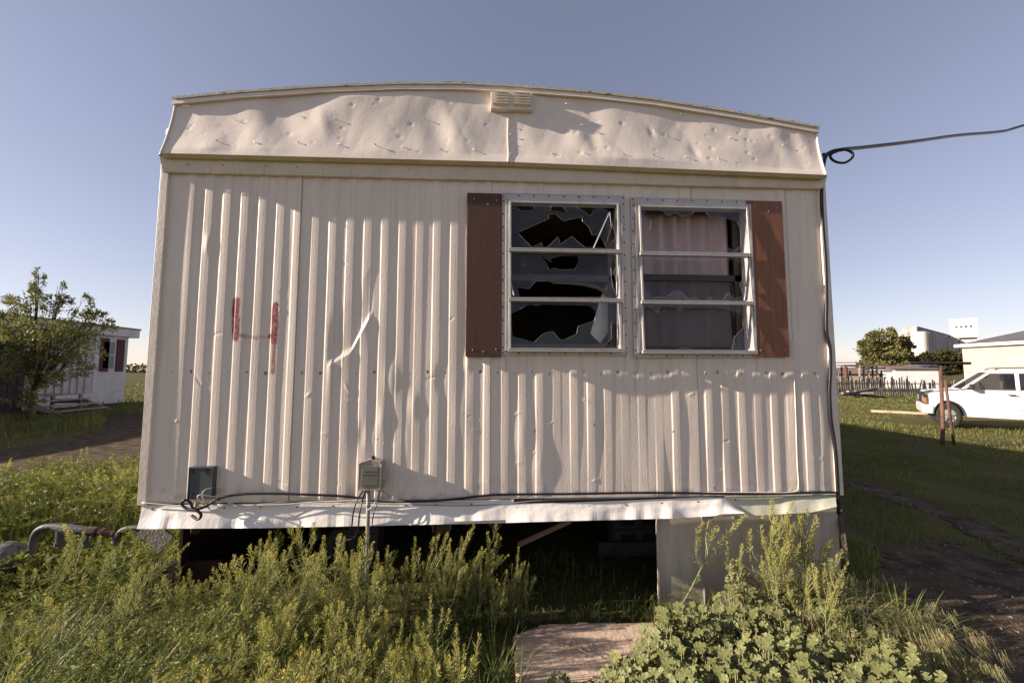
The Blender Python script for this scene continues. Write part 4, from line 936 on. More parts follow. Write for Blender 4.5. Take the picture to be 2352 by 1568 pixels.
    # seams, handles, lamps, bumper, mirror, rack
    for pts_ in ([(1.38, .42), (1.36, .9), (1.40, 1.11)], [(2.60, .40), (2.61, 1.11)], [(3.40, .72), (3.48, 1.11)], [(1.4, .60), (3.05, .60)]):
        mb = MB(); mb.tube([(fx+a, Y0-.001, gz+b) for a, b in pts_], .005, 4); mb.build('panel_seam', M['pipe'], r)
    for hx_ in (2.34, 3.20): mb = MB(); mb.box(fx+hx_, fx+hx_+.20, Y0-.022, Y0, gz+.975, gz+1.005); mb.build('door_handle', M['carblack'], r, bevel=.006)
    mb = MB(); mb.box(fx+.165, fx+.26, Y0+.0, Y0+1.8, gz+.68, gz+.96); mb.build('grille', M['carblack'], r, bevel=.01)
    for yy in (Y0-.006, Y0+1.70): mb = MB(); mb.box(fx+.158, fx+.25, yy, yy+.05, gz+.70, gz+.86); mb.build('marker_lamp', M['amber'], r, bevel=.01)
    mb = MB(); mb.box(fx+.155, fx+.22, Y0+.14, Y0+.42, gz+.74, gz+.9); mb.build('headlight', M['lens'], r, bevel=.01)
    mb = MB(); mb.box(fx+.155, fx+.22, Y0+1.38, Y0+1.66, gz+.74, gz+.9); mb.build('headlight', M['lens'], r, bevel=.01)
    mb = MB(); mb.box(fx+.10, fx+.42, Y0-.012, Y0+1.812, gz+.40, gz+.66); mb.build('bumper', M['carw'], r, bevel=.05)
    mb = MB(); mb.bar((fx+.15, Y0+.2, gz+1.0), (fx+.45, Y0+.2, gz+1.075), .3, .02); mb.bar((fx+.15, Y0+.2, gz+1.0), (fx+.15, Y0+1.6, gz+1.0), .03, .06); mb.build('bonnet_guard', M['carblack'], r)
    mb = MB(); mb.box(fx+1.40, fx+1.52, Y0-.20, Y0-.03, gz+1.12, gz+1.27); mb.bar((fx+1.48, Y0-.05, gz+1.14), (fx+1.52, Y0+.04, gz+1.12), .04, .04); mb.build('wing_mirror', M['carblack'], r, bevel=.025)
    for s in (0, 1):
        mb = MB(); yy = Y0+.28 if s == 0 else Y0+1.52; mb.tube(arc([(fx+2.15, yy, gz+1.66), (fx+2.4, yy, gz+1.72), (fx+3.9, yy, gz+1.725), (fx+4.1, yy, gz+1.66)]), .017, 6); mb.build('roof_rail', M['carblack'], r, True)
    return r
M['cargd'] = glassmat('tinted_glass', (.05, .05, .055), .10, .03)
rv_ = suv()
an = math.radians(-44); T_ = gr(2182, 984, -.12); ox, oy = (.82-2.2)*.73, -.9; rv_.scale = (.73, 1, 1)
rv_.rotation_euler = (0, 0, an); rv_.location = (T_[0]-(ox*math.cos(an)-oy*math.sin(an)), T_[1]-(ox*math.sin(an)+oy*math.cos(an)), -.12)
# grain elevator, far away
M['elev'] = mat('sunlit_elevator_concrete', (.66, .60, .53), .9, .05, .05)  # light copy of the concrete for the sunlit end silos and headhouse
M['elevg'] = mat('shaded_silo_concrete', (.40, .36, .35), .9, .2, .12, stretch=(3, 3, .3))  # darker copy of the concrete, shade of the receding silos put into its colour
EY = 250.0
def E(px, py, Y=EY): return at(px, py, Y)
gx0, gx1 = E(2097, 800)[0], E(2207, 800, 275)[0]; gt = E(2130, 757)[2]
el = thing('grain_elevator', 'white concrete grain elevator with ribbed silos and headhouse far away', 'grain elevator', (gx0, EY, 0))
R_ = 4.3
A0 = np.array([E(2113, 800)[0], EY]); A1 = np.array([E(2207, 800, 330)[0], 330.0]); L_ = np.linalg.norm(A1-A0); dd = (A1-A0)/L_; nk = int(L_/(2*R_))
nrm = np.array([-dd[1], dd[0]])
for row in (0, 1):
    for k in range(nk+1):
        c = A0+dd*2*R_*k+nrm*(2*R_)*row; mb = MB(); mb.lathe([(R_, -1), (R_, gt-2), (R_*.96, gt-1.6), (0, gt-1.5)], (c[0], c[1], 0), 'z', 20)
        mb.build('silo', M['elev'] if k == 0 else M['elevg'], el, True)
mb = MB(); c0 = A0+nrm*R_; c1 = A0+dd*2*R_*nk+nrm*R_; mb.bar((c0[0], c0[1], gt+.3), (c1[0], c1[1], gt+.3), 7, 3.4); mb.bar((c0[0], c0[1], gt+2.1), (c1[0], c1[1], gt+2.1), 8, .5); mb.build('gallery', M['elevg'], el)
hq = E(2215, 750, 300); tz = E(2213, 732, 300)[2]; tb_ = E(2213, 775, 300)[2]; wx0, wx1 = E(2182, 750, 300)[0], E(2244, 750, 300)[0]
mb = MB(); hd_ = np.array([.80, .60, 0]); hw = (wx1-wx0)*.66
hc = np.array([(wx0+wx1)/2, 300, 0]); tzm = (tb_+tz)/2
mb.bar(hc+[0, 0, tzm], hc+hd_*7+[0, 0, tzm], hw, tz-tb_); mb.bar(hc+hd_*1+[3, 0, tb_/2], hc+hd_*6+[3, 0, tb_/2], hw*.62, tb_+1); mb.build('headhouse', M['elev'], el)
for k in range(4):
    mb = MB(); q = hc-hd_*.2+np.array([.6, -.8, 0])*((k-1.5)*hw*.17); q[2] = tb_+(tz-tb_)*.58; mb.bar(q, q+hd_*.4, 1.1, 1.6); mb.build('window', M['brownframe'], el)
# sheds
def gable(name, label, px0, px1, pyt, pye, Y, depth, wm, rm, cat='shed', axis='x'):
    a, b = at(px0, pye, Y), at(px1, pye, Y); zt = at((px0+px1)/2, pyt, Y)[2]; ze = a[2]
    t = thing(name, label, cat, (a[0], Y, 0)); mb = MB(); mb.box(a[0], b[0], Y, Y+depth, -.3, ze); mb.build('wall', wm, t)
    mb = MB()
    if axis == 'x': mb.add([(a[0]-.3, Y-.3, ze), (b[0]+.3, Y-.3, ze), (b[0]+.3, Y+depth+.3, ze), (a[0]-.3, Y+depth+.3, ze), (a[0]-.3, Y+depth/2, zt), (b[0]+.3, Y+depth/2, zt)], [(0, 1, 5, 4), (2, 3, 4, 5), (0, 4, 3), (1, 2, 5), (3, 2, 1, 0)])
    else: mb.add([(a[0]-.3, Y-.3, ze), (b[0]+.3, Y-.3, ze), (b[0]+.3, Y+depth+.3, ze), (a[0]-.3, Y+depth+.3, ze), ((a[0]+b[0])/2, Y-.3, zt), ((a[0]+b[0])/2, Y+depth+.3, zt)], [(0, 3, 5, 4), (1, 4, 5, 2), (0, 4, 1), (2, 5, 3), (3, 2, 1, 0)])
    mb.build('roof', rm, t); t.rotation_euler = (0, 0, math.radians(-28)); return t
M['tanw'] = mat('tan_wall', (.30, .22, .17), .9, .1, 1); M['brownroof'] = mat('brown_roof', (.19, .13, .11), .9, .1, 1); M['blue'] = mat('dull_blue_boards', (.10, .13, .18), .8, .1, 1); M['wbarn'] = mat('white_barn', (.62, .58, .57), .8, .05, 1)
gable('white_barn', 'distant white barn roof right beside the mobile home corner', 1880, 1944, 814, 832, 90, 20, M['wbarn'], M['wbarn'], 'barn')
gq = []
gable('brown_cabin', 'low tan building with brown roof beyond the picket fence', 1860, 1978, 843, 858, 40, 8, M['tanw'], M['brownroof'], 'building')
gable('white_shed', 'low white shed with brown roof beyond the picket fence', 2055, 2128, 839, 847, 36, 6, M['wbarn'], M['brownroof'])
gable('blue_shed', 'small blue shed end beside the white shed', 2131, 2147, 836, 840, 35.5, 6, M['blue'], M['blue'])
gable('white_trailer_shed', 'short white shed left of the brown roofed one', 2027, 2052, 848, 850, 37, 4, M['wbarn'], M['wbarn'])
# open pole shelter
q = at(1985, 880, 30); t = thing('pole_shelter', 'ramshackle open pole shelter behind the picket fence', 'shelter', (q[0], 30, 0))
for k in range(6):
    for yy in (30, 33):
        p = at(1976+k*10, 880, 30); mb = MB(); mb.tube([(p[0]+.1*math.sin(k*4), yy, -.3), (p[0], yy, 1.9+.3*math.sin(k*2.2))], .07, 6); mb.build('post', M['darkwood'] if k % 2 else M['woodgrey'], t)
for z in (.9, 1.75, 2.0):
    a, b = at(1974, 860, 30), at(2032, 860, 30); mb = MB(); mb.bar((a[0], 29.9, z), (b[0], 29.9, z+.1), .1, .12); mb.build('rail', M['woodgrey'], t)
mb = MB(); mb.add([(a[0], 29.7, 1.9), (b[0], 29.7, 2.05), (b[0], 33.3, 2.2), (a[0], 33.3, 2.1)], [(0, 1, 2, 3)]); mb.build('roof', M['darkwood'], t)
for (px, top, w_) in ((1944, 842, .12), (1951, 864, .14)):
    a = at(px, 900, 24.5); mb = MB(); mb.tube([(a[0], 24.5, -.3), (a[0]+.05, 24.5, at(px, top, 24.5)[2])], w_, 8); tag(mb.build('wooden_post', M['rust'] if top < 850 else M['woodgrey']), 'tall reddish post behind the picket fence' if top < 850 else 'shorter grey post behind the picket fence', 'post')
# picket fence, leaning pickets
pf = thing('picket_fence', 'old leaning grey picket fence across the grass on the right', 'fence', tuple(at(1932, 905, 23.4)))
for k in range(56):
    px = 1914+k*5.1; Y = 23.2+.03*k; a = at(px, 890, Y); g_ = -.2; h = 1.0+.14*math.sin(k*1.7)+.12*random.random()-(.2 if k > 34 else 0); l = random.gauss(0, .07)*(2 if k > 30 else 1)
    if k in (24, 39, 47): continue
    mb = MB(); mb.bar((a[0], Y, g_), (a[0]+l, Y+.02, h), .085+.03*(k % 3 == 0), .03, up=(0, 1, 0)); mb.build('picket', M['woodgrey'], pf)
for z in (.3, .75):
    a, b = at(1914, 890, 23.3), at(2200, 890, 24.9); mb = MB(); mb.bar((a[0], 23.26, z), (b[0], 24.95, z-.1), .03, .06); mb.build('rail', M['woodgrey'], pf)
# pile of timber
for k in range(9):
    a = at(1932+k*5, 898, 22.0); b = a+np.array([1.2+.5*math.sin(k), .4*math.cos(k*2), 0]); z = .05+.07*(k % 4)
    mb = MB(); mb.bar((a[0], 22+.1*(k % 3), z), (b[0]+.4, 22+.3*math.sin(k), z+.25*math.sin(k*1.3)), .18, .1); tag(mb.build('old_timber', M['woodgrey'] if k % 2 else M['darkwood']), 'old timber heaped in front of the picket fence', 'timber', 'timbers heaped before the picket fence')
a, b = at(1990, 941, 13), gr(2130, 952, -.1)
mb = MB(); mb.bar((a[0], 12.8, -.06), (b[0], b[1], -.05), .30, .08); tag(mb.build('fallen_plank', M['slab']), 'pale plank lying in the grass left of the white car', 'plank')

# ------------------------------------------------------------------ trees
M['bark'] = mat('grey_bark', (.10, .075, .055), .95, .25, 6, .5, 30)
def diamonds(P, D, L, Wd, N=None):          # thin diamond leaves: base P, direction D, length L, width Wd
    P = np.asarray(P, float); D = np.asarray(D, float); D = D/np.linalg.norm(D, axis=1, keepdims=True)
    R = rng.normal(size=P.shape) if N is None else np.cross(D, N)
    S = R-D*np.sum(R*D, 1, keepdims=True); S /= np.linalg.norm(S, axis=1, keepdims=True)+1e-9
    L = np.broadcast_to(L, len(P))[:, None]; Wd = np.broadcast_to(Wd, len(P))[:, None]
    V = np.stack([P, P+D*L*.5+S*Wd*.5, P+D*L, P+D*L*.5-S*Wd*.5], 1).reshape(-1, 3)
    F = np.arange(len(P)*4).reshape(-1, 4); return V, F
def tree(name, label, base, lobes, n, leaf, lm, trunk_r, parent_lean=0, group=None, cat='tree', twig=True):
    t = thing(name, label, cat, tuple(base), 0, group); base = np.array(base, float)
    top = np.mean([l[0] for l in lobes], axis=0); mb = MB()
    fork = base+(top-base)*.3; fork[2] = base[2]+(top[2]-base[2])*.35
    mb.tube([base-[0, 0, .1], (base+fork)/2+[.05, 0, 0], fork], [trunk_r, trunk_r*.8, trunk_r*.65], 8)
    for c, r in lobes:
        c = np.array(c, float); mid = (fork+c)/2+rng.normal(size=3)*.1*r[0]; mb.tube([fork, mid, c, c+np.array([0, 0, r[2]*.7])], [trunk_r*.45, trunk_r*.25, trunk_r*.08, .004], 5)
        for k in range(5 if twig else 0):
            e_ = c+rng.normal(size=3)*np.array(r)*.5; mb.tube([mid, (mid+e_)/2+[0, 0, .05], e_], [trunk_r*.15, trunk_r*.08, .005], 4)
    mb.build('trunk', M['bark'], t, True)
    vol = np.array([r[0]*r[1]*r[2] for c, r in lobes]); cnt = (n*vol**.52/np.sum(vol**.52)).astype(int); Ps = []; Ds = []
    for (c, r), k in zip(lobes, cnt):
        kc = max(3, k//26); u = rng.normal(size=(kc, 3)); u /= np.linalg.norm(u, axis=1, keepdims=True); cc_ = np.array(c)+u*np.array(r)*rng.uniform(.35, 1.0, (kc, 1))**.6
        idx = rng.integers(0, kc, k); p = cc_[idx]+rng.normal(size=(k, 3))*np.array(r)*.13; d = u[idx]*.6+rng.normal(size=(k, 3))*.6+[0, 0, .15]; Ps.append(p); Ds.append(d)
    P = np.concatenate(Ps); D = np.concatenate(Ds); Vv, Fv = diamonds(P, D, rng.uniform(.7, 1.3, len(P))*leaf, rng.uniform(.4, .6, len(P))*leaf)
    npmesh('crown', Vv, Fv, lm, t); return t
M['leafA'] = leafmat('elm_leaves', (.29, .28, .08), (.12, .135, .04), 1.5)
M['leafB'] = leafmat('dusty_tree_leaves', (.26, .235, .08), (.14, .135, .05), .35)
M['leafC'] = leafmat('dark_bush_leaves', (.10, .088, .03), (.055, .055, .018), .4)
def Lb(px, py, Y, rx, rz): c = at(px, py, Y); s_ = (Y-CAM[1])/FPX; return ((c[0], c[1], c[2]), (rx*s_, rx*s_*.8, rz*s_))
tree('young_elm_tree', 'young green elm tree with spiky top in front of the neighbouring mobile home', (-11.9, 10.3, 0),
     [Lb(*a) for a in ((88, 660, 10.3, 13, 34), (142, 680, 10.2, 9, 26), (60, 700, 10, 38, 24), (30, 690, 10, 12, 10), (100, 730, 10.3, 60, 34), (185, 700, 10.5, 26, 24), (205, 745, 10.5, 46, 24), (235, 740, 10.4, 20, 16), (50, 760, 10, 45, 36), (130, 790, 10.3, 62, 45), (190, 800, 10.4, 42, 34), (95, 830, 10.3, 40, 26), (20, 740, 10, 30, 20), (150, 845, 10.2, 50, 22), (120, 760, 9.8, 60, 30), (70, 800, 9.8, 44, 26), (165, 770, 9.9, 46, 26), (88, 655, 10.3, 13, 30), (142, 672, 10.2, 10, 24), (118, 700, 10.2, 20, 20), (222, 720, 10.4, 22, 14), (40, 775, 9.8, 30, 20), (110, 868, 10.1, 36, 18), (85, 895, 10.2, 34, 22), (60, 925, 10.2, 30, 16), (84, 628, 10.3, 5, 12), (30, 845, 10, 40, 30))],
     12500, .080, M['leafA'], .07)
tree('cottonwood_tree', 'broad dusty green tree left of the grain elevator', tuple(at(2035, 860, 44)*[1, 1, 0]),
     [Lb(*a) for a in ((1985, 790, 44, 10, 8), (2010, 768, 44, 14, 7), (2045, 762, 44, 12, 7), (2082, 800, 44, 14, 16), (2092, 840, 44, 12, 10), (2000, 800, 44, 26, 22), (2030, 785, 44, 34, 24), (2060, 795, 44, 26, 24), (2035, 815, 44, 48, 22), (2075, 825, 44, 22, 22), (1995, 830, 44, 18, 12), (2050, 840, 43, 40, 10), (2010, 845, 43, 34, 8), (1985, 842, 43, 14, 9))],
     15000, .34, M['leafB'], .35, twig=False)
tree('olive_bush_tree', 'dark olive bushy tree in front of the grain elevator', tuple(at(2160, 860, 42)*[1, 1, 0]),
     [Lb(*a) for a in ((2140, 825, 42, 28, 14), (2175, 820, 42, 30, 14), (2190, 840, 42, 26, 18), (2150, 850, 42, 40, 10), (2120, 835, 42, 14, 10))],
     8000, .34, M['leafC'], .25, twig=False)
tree('distant_dark_tree', 'small dark tree far beyond the brown building', tuple(at(1965, 855, 110)*[1, 1, 0]), [Lb(*a) for a in ((1958, 838, 110, 10, 6), (1970, 840, 110, 8, 5), (1950, 843, 110, 8, 4))], 900, .8, M['leafC'], .3, twig=False)
Vs = []; Fs = []; b0 = 0                     # far hedgerow on the horizon
P = np.stack([rng.uniform(-420, 420, 9000), rng.uniform(330, 345, 9000), np.zeros(9000)], 1); P[:, 2] = rng.uniform(0, 1, 9000)*(3.0+6*vnoise(P[:, 0]*.05, 0, 3)+4*vnoise(P[:, 0]*.2, 0, 5))*.7
Vv, Fv = diamonds(P, rng.normal(size=P.shape), 2.4, 1.6); tag(npmesh('distant_trees', Vv, Fv, M['leafC']), 'line of far-off trees along the horizon', 'trees', kind='stuff')
# ------------------------------------------------------------------ plants in front
M['pod'] = leafmat('seed_pods', (.42, .40, .12), (.24, .26, .07), 9, .3)
M['flower'] = leafmat('yellow_flowers', (.56, .46, .09), (.42, .36, .08), 20, .3)
M['weedleaf'] = leafmat('feathery_leaves', (.255, .265, .070), (.085, .112, .027), 6, .35)  # dark second tone painted in for the shade deep in the undergrowth
M['stemg'] = leafmat('plant_stems', (.33, .31, .15), (.22, .22, .09), 9, .1)
M['grass'] = leafmat('grass_blades', (.215, .245, .060), (.09, .120, .030), 2.5, .35)
M['drygrass'] = leafmat('brome_awns', (.42, .36, .19), (.25, .24, .10), 8, .4)
M['lawn'] = leafmat('lawn_blades', (.20, .20, .05), (.115, .13, .034), .7, .3)
M['mallow'] = leafmat('mallow_leaves', (.245, .242, .095), (.135, .155, .055), 16, .25, .45)
def unit(v): v = np.asarray(v, float); return v/np.linalg.norm(v)
def mustard(h, seed, nr=6, lean=.2, leafy=1.0):
    r = np.random.default_rng(seed); mb = MB(); pods = []; fl = []; lv = []
    k = 7; ts = np.linspace(0, 1, k); bend = np.array([lean*h, r.normal()*.05*h, 0])
    main = [np.array([0, 0, h*t])+bend*t**1.7+r.normal(size=3)*[.006, .006, 0]*(i > 0) for i, t in enumerate(ts)]
    mb.tube(main, [.0042*(1-.7*t) for t in ts], 5, cap=False)
    rac = [(main[-3:], .55)]
    def pos(t): f = t*(k-1); i = min(int(f), k-2); return main[i]*(1-f+i)+main[i+1]*(f-i)
    for i in range(nr):
        t0 = r.uniform(.38, .86); p0 = pos(t0); az = r.uniform(0, 6.28); L = r.uniform(.30, .50)*h*(1.15-t0*.6)
        out = np.array([math.cos(az), math.sin(az), 0]); pts = [p0, p0+out*L*.22+[0, 0, L*.35], p0+out*L*.36+[lean*L*.2, 0, L*.72], p0+out*L*.42+[lean*L*.5, 0, L]]
        mb.tube(pts, [.0024, .002, .0015, .001], 4, cap=False); rac.append((pts[1:], .8))
    for pts, fr in rac:
        pts = arc(pts, 8); m_ = len(pts); L = sum(np.linalg.norm(pts[i+1]-pts[i]) for i in range(m_-1))
        n = int(L/.0030)
        for j in range(n):
            t = j/n; f = t*(m_-1); i = min(int(f), m_-2); p = pts[i]*(1-f+i)+pts[i+1]*(f-i); d = unit(pts[i+1]-pts[i])
            a = j*2.4; s = unit(np.cross(d, [math.cos(a), math.sin(a), .3])); ln = .034*(1-.80*max(0, (t-.55)/.45))*r.uniform(.75, 1.15)*(.3+.7*min(1, t*3))
            st = p; mid = st+(s*.8+d*.55)*ln*.35; pods.append((mid-(s*.8+d*.55)*ln*.3, s*.62+d*.78+r.normal(size=3)*.12, ln, .0034))
        tip = pts[-1]; d = unit(pts[-1]-pts[-3])
        for j in range(20):
            u = unit(r.normal(size=3)+d*.6); fl.append((tip+u*.005+d*r.uniform(-.010, .008), u, .0068, .005))
    for i in range(int(16*leafy)):
        t0 = r.uniform(.05, .72); p0 = pos(t0); az = r.uniform(0, 6.28); L = r.uniform(.06, .12); out = np.array([math.cos(az), math.sin(az), .5])
        for j in range(13):
            t = (j+1)/13; p = p0+out*L*t*[1, 1, 1-.8*t]
            for sg in (-1, 1): lv.append((p, np.cross(out, [0, 0, 1])*sg+out*.7+r.normal(size=3)*.3, .022*(1-.6*abs(t-.45)), .0034))
    def mk(a): return diamonds([x[0] for x in a], [x[1] for x in a], [x[2] for x in a], [x[3] for x in a])
    return mb, mk(pods), mk(fl), mk(lv)
def make_mustard(h, seed, **kw):
    mb, P_, F_, L_ = mustard(h, seed, **kw)
    t = thing('tansy_mustard_plant', None, 'plant'); t['local'] = 1
    S_ = (np.array(mb.v), np.array(mb.f)); mi = [0]*len(mb.f)+[1]*len(P_[1])+[2]*len(F_[1]); Vv, Ff = S_
    for q in (P_, F_): Ff = np.concatenate([Ff, q[1]+len(Vv)]); Vv = np.concatenate([Vv, q[0]])
    a = [npmesh('stalk', Vv, Ff, [M['stemg'], M['pod'], M['flower']], t, mi), npmesh('foliage', *L_, M['weedleaf'], t)]
    return t, a, h
def placed(proto, loc, rz, sc, label, group, used, cat=None):
    t, ch, h = proto
    if not used[id(t)]: r = t; used[id(t)] = True
    else:
        r = t.copy(); C.objects.link(r)
        for c in ch: d = c.copy(); C.objects.link(d); d.parent = r
    r.location = loc; r.rotation_euler = (0, 0, rz); r.scale = (sc, sc, sc); r['label'] = label; r['group'] = group
    if 'local' in r: del r['local']
    return r
from collections import defaultdict
used = defaultdict(bool)
protos = [make_mustard(.62, 100+i, nr=(4, 6, 8, 5, 7, 9, 3, 6)[i], lean=(.12, .3, .2, .45, .1, .25, .05, .6)[i]) for i in range(8)]
GA = 'tansy mustard plants before the left and middle of the wall'
GB = 'tansy mustard plants growing against the skirting panel'
tips = [(80, 1300, .1), (176, 1212, .1), (142, 1262, -.1), (292, 1218, 0), (245, 1268, -.2), (350, 1292, -.3), (405, 1270, -.4), (428, 1245, -.2), (305, 1330, -.5), (508, 1320, -.5), (550, 1300, -.5), (608, 1218, -.15), (598, 1250, -.3), (690, 1215, -.2), (700, 1262, -.4), (655, 1305, -.5), (782, 1216, -.25), (730, 1268, -.4), (838, 1240, -.3), (865, 1262, -.4), (845, 1312, -.6), (902, 1262, -.4), (945, 1232, -.3), (985, 1290, -.6), (940, 1290, -.5), (1028, 1228, -.3), (1075, 1222, -.3), (1110, 1216, -.3), (1045, 1268, -.45), (1100, 1290, -.6), (1190, 1255, -.4), (1165, 1270, -.5), (1200, 1300, -.5), (1150, 1330, -.6), (1205, 1355, -.6), (1180, 1440, -.8)]
k = 0
def plant_at(px, py, Y, label, group, i=None, rz=None):
    global k
    p = at(px, py, Y); pr = protos[k % 8 if i is None else i]; ln = (.12, .3, .2, .45, .1, .25, .05, .6)[k % 8 if i is None else i]
    a = random.gauss(0, 1.1) if rz is None else rz; z0 = float(gh(p[0], p[1])); sc = max(.22, (p[2]-z0)/.625)
    placed(pr, (p[0]-ln*.62*sc*math.cos(a), p[1]-ln*.62*sc*math.sin(a), z0-.01), a, sc, label, group, used); k += 1
LM = 'yellow-tipped tansy mustard in the dense weeds before the left and middle wall'
for (px, py, Y) in tips: plant_at(px, py, Y if px < 850 else rng.uniform(-.22, -.08), LM, GA)
for (cx_, cy_, n_) in ((600, 1270, 3), (690, 1275, 3), (790, 1270, 3), (860, 1300, 2), (1050, 1272, 6), (1110, 1262, 6), (1185, 1305, 6), (430, 1320, 2)):
    for q in range(n_):
        plant_at(cx_+rng.normal()*20, cy_+abs(rng.normal())*26, rng.uniform(-.6, -.25) if cx_ < 850 else rng.uniform(-.22, -.08), LM, GA)
for j in range(48):
    px = rng.uniform(640, 1195) if j < 38 else rng.uniform(400, 640); plant_at(px, rng.uniform(1275, 1385)+(0 if px > 950 else 25), rng.uniform(-.26, -.06), LM, GA)
for j in range(125):
    px = rng.uniform(-60, 1190); py = rng.uniform(1360, 1590); Y = -.35-(py-1335)/255*.95+rng.uniform(-.15, .1)
    if px > 1060 and py > 1480: px -= 200
    if px > 700 and Y > -.68: Y = -.70+rng.uniform(-.08, .02)
    if px < 400 and j % 6: continue
    plant_at(px, py+(40 if 300 < px < 560 else 0), Y, LM, GA)
LR = 'tansy mustard stalk rising before the cream skirting panel on the right'
for (px, py, Y, i, rz) in ((1832, 1152, -.15, 3, .2), (1790, 1183, -.18, 1, 0), (1884, 1182, -.15, 3, .4), (1896, 1238, -.15, 1, .3), (1862, 1230, -.2, 2, 0), (1815, 1200, -.16, 5, .3), (1845, 1190, -.17, 4, .1), (1872, 1215, -.18, 6, 0), (1820, 1245, -.25, 5, 0), (1780, 1230, -.2, 4, .5), (1925, 1275, -.3, 2, .2), (1700, 1240, -.17, 0, 0), (1712, 1180, -.18, 7, -.2), (1800, 1260, -.3, 2, .2), (1760, 1275, -.3, 0, 2.5), (1955, 1290, -.35, 3, 0), (1845, 1300, -.4, 1, 1), (1900, 1330, -.5, 5, .5)): plant_at(px, py, Y, LR, GB, i, rz)
# weeds behind, left of the mobile home
LL = 'sunlit mustard weed standing in the thicket left of the mobile home'
for j in range(64):
    xx = rng.uniform(-3.9, -.4); yy = rng.uniform(.7, max(1.0, 2.4+.75*(xx+2.6))); sc = rng.uniform(.6, 1.0); a = rng.uniform(0, 6.3)
    placed(protos[j % 8], (xx, yy, float(gh(xx, yy))-.01), a, sc, LL, 'mustard weeds in the thicket left of the mobile home', used)
# feathery undergrowth
def fronds(n, xyf, hf, seed, L=(.06, .13), pin=11, pw=.0042, pl=.024):
    r = np.random.default_rng(seed); xy = xyf(n, r); z0 = gh(xy[:, 0], xy[:, 1]); hh = hf(xy[:, 0], xy[:, 1])*r.uniform(.05, 1, n)**.7
    base = np.stack([xy[:, 0], xy[:, 1], z0+hh], 1); az = r.uniform(0, 6.28, n); el = r.uniform(.1, 1.2, n); d = np.stack([np.cos(az)*np.cos(el)+.15, np.sin(az)*np.cos(el), np.sin(el)], 1); Ln = r.uniform(*L, n)
    P = []; D = []
    side = np.cross(d, [0, 0, 1]); side /= np.linalg.norm(side, axis=1, keepdims=True)
    for j in range(pin):
        t = (j+1)/pin; p = base+d*(Ln*t)[:, None]-np.array([0, 0, 1])*(Ln*t*t*.35)[:, None]
        for sg in (-1, 1): P.append(p); D.append(side*sg+d*.8+r.normal(size=(n, 3))*.35)
    P = np.concatenate(P); D = np.concatenate(D); return diamonds(P, D, r.uniform(.5, 1.1, len(P))*pl, pw)
def blades(n, xyf, hf, seed, w=.005, lean=.5, wind=.2):
    r = np.random.default_rng(seed); xy = xyf(n, r); z0 = gh(xy[:, 0], xy[:, 1])-.01; h = hf(xy[:, 0], xy[:, 1])*r.uniform(.45, 1.15, n); n = len(xy)
    az = r.uniform(0, 6.28, n); ln = r.uniform(.05, 1, n)*lean; o = np.stack([np.cos(az)*ln+wind*.5, np.sin(az)*ln, np.zeros(n)], 1)*h[:, None]; sz = np.stack([-np.sin(az+r.normal(size=n)), np.cos(az), np.zeros(n)], 1); w = np.broadcast_to(w, n)[:, None]*r.uniform(.6, 1.3, (n, 1))
    b = np.stack([xy[:, 0], xy[:, 1], z0], 1); up = np.array([0, 0, 1])*h[:, None]
    m1 = b+up*.55+o*.3; tp_ = b+up*(1-.35*ln[:, None])+o
    V = np.stack([b-sz*w/2, b+sz*w/2, m1+sz*w*.4, m1-sz*w*.4, tp_+sz*w*.05, tp_-sz*w*.05], 1).reshape(-1, 3)
    i = np.arange(n)[:, None]*6; F = np.concatenate([i+[0, 1, 2, 3], i+[3, 2, 4, 5]]); return V, F
def rect(x0, x1, y0, y1): return lambda n, r: np.stack([r.uniform(x0, x1, n), r.uniform(y0, y1, n)], 1)
def cat2(a, b): return np.concatenate([a[0], b[0]]), np.concatenate([a[1], b[1]+len(a[0])])
def lefth(x, y):     # height of the weed mass before the wall
    e = np.clip((2.02-x)/.22, 0, 1)*np.clip((y+1.75)/.2, 0, 1)*(1-.60*sstep(1.25, 1.6, x)*(y > -.66)*(y < -.25))*(.55+.45*sstep(-.5, .1, x))
    return e*(.14+.36*vnoise(x*3.0, y*3.0, 4)+.16*fbm(x, y, 8, 6, 2))*(1-.35*np.exp(-((x-.45)**2)/.12)*np.exp(-((y+.3)**2)/.12))
def cut(v, f, keep):
    c = v[f].mean(1); return v, f[keep(c)]
reg = rect(-2.6, 2.05, -1.7, -.12)
V1, F1 = fronds(8500, reg, lefth, 31, pw=.0055)
tag(npmesh('feathery_undergrowth', V1, F1, M['weedleaf']), 'dense feathery green undergrowth before the left half of the wall', 'undergrowth', kind='stuff')
V1, F1 = blades(6000, reg, lambda x, y: lefth(x, y)*(1.0+.25*(x < .3))+.05, 32, .0062, .8)
tag(npmesh('weed_grass', V1, F1, M['grass']), 'green grass among the weeds before the wall', 'grass', kind='stuff')
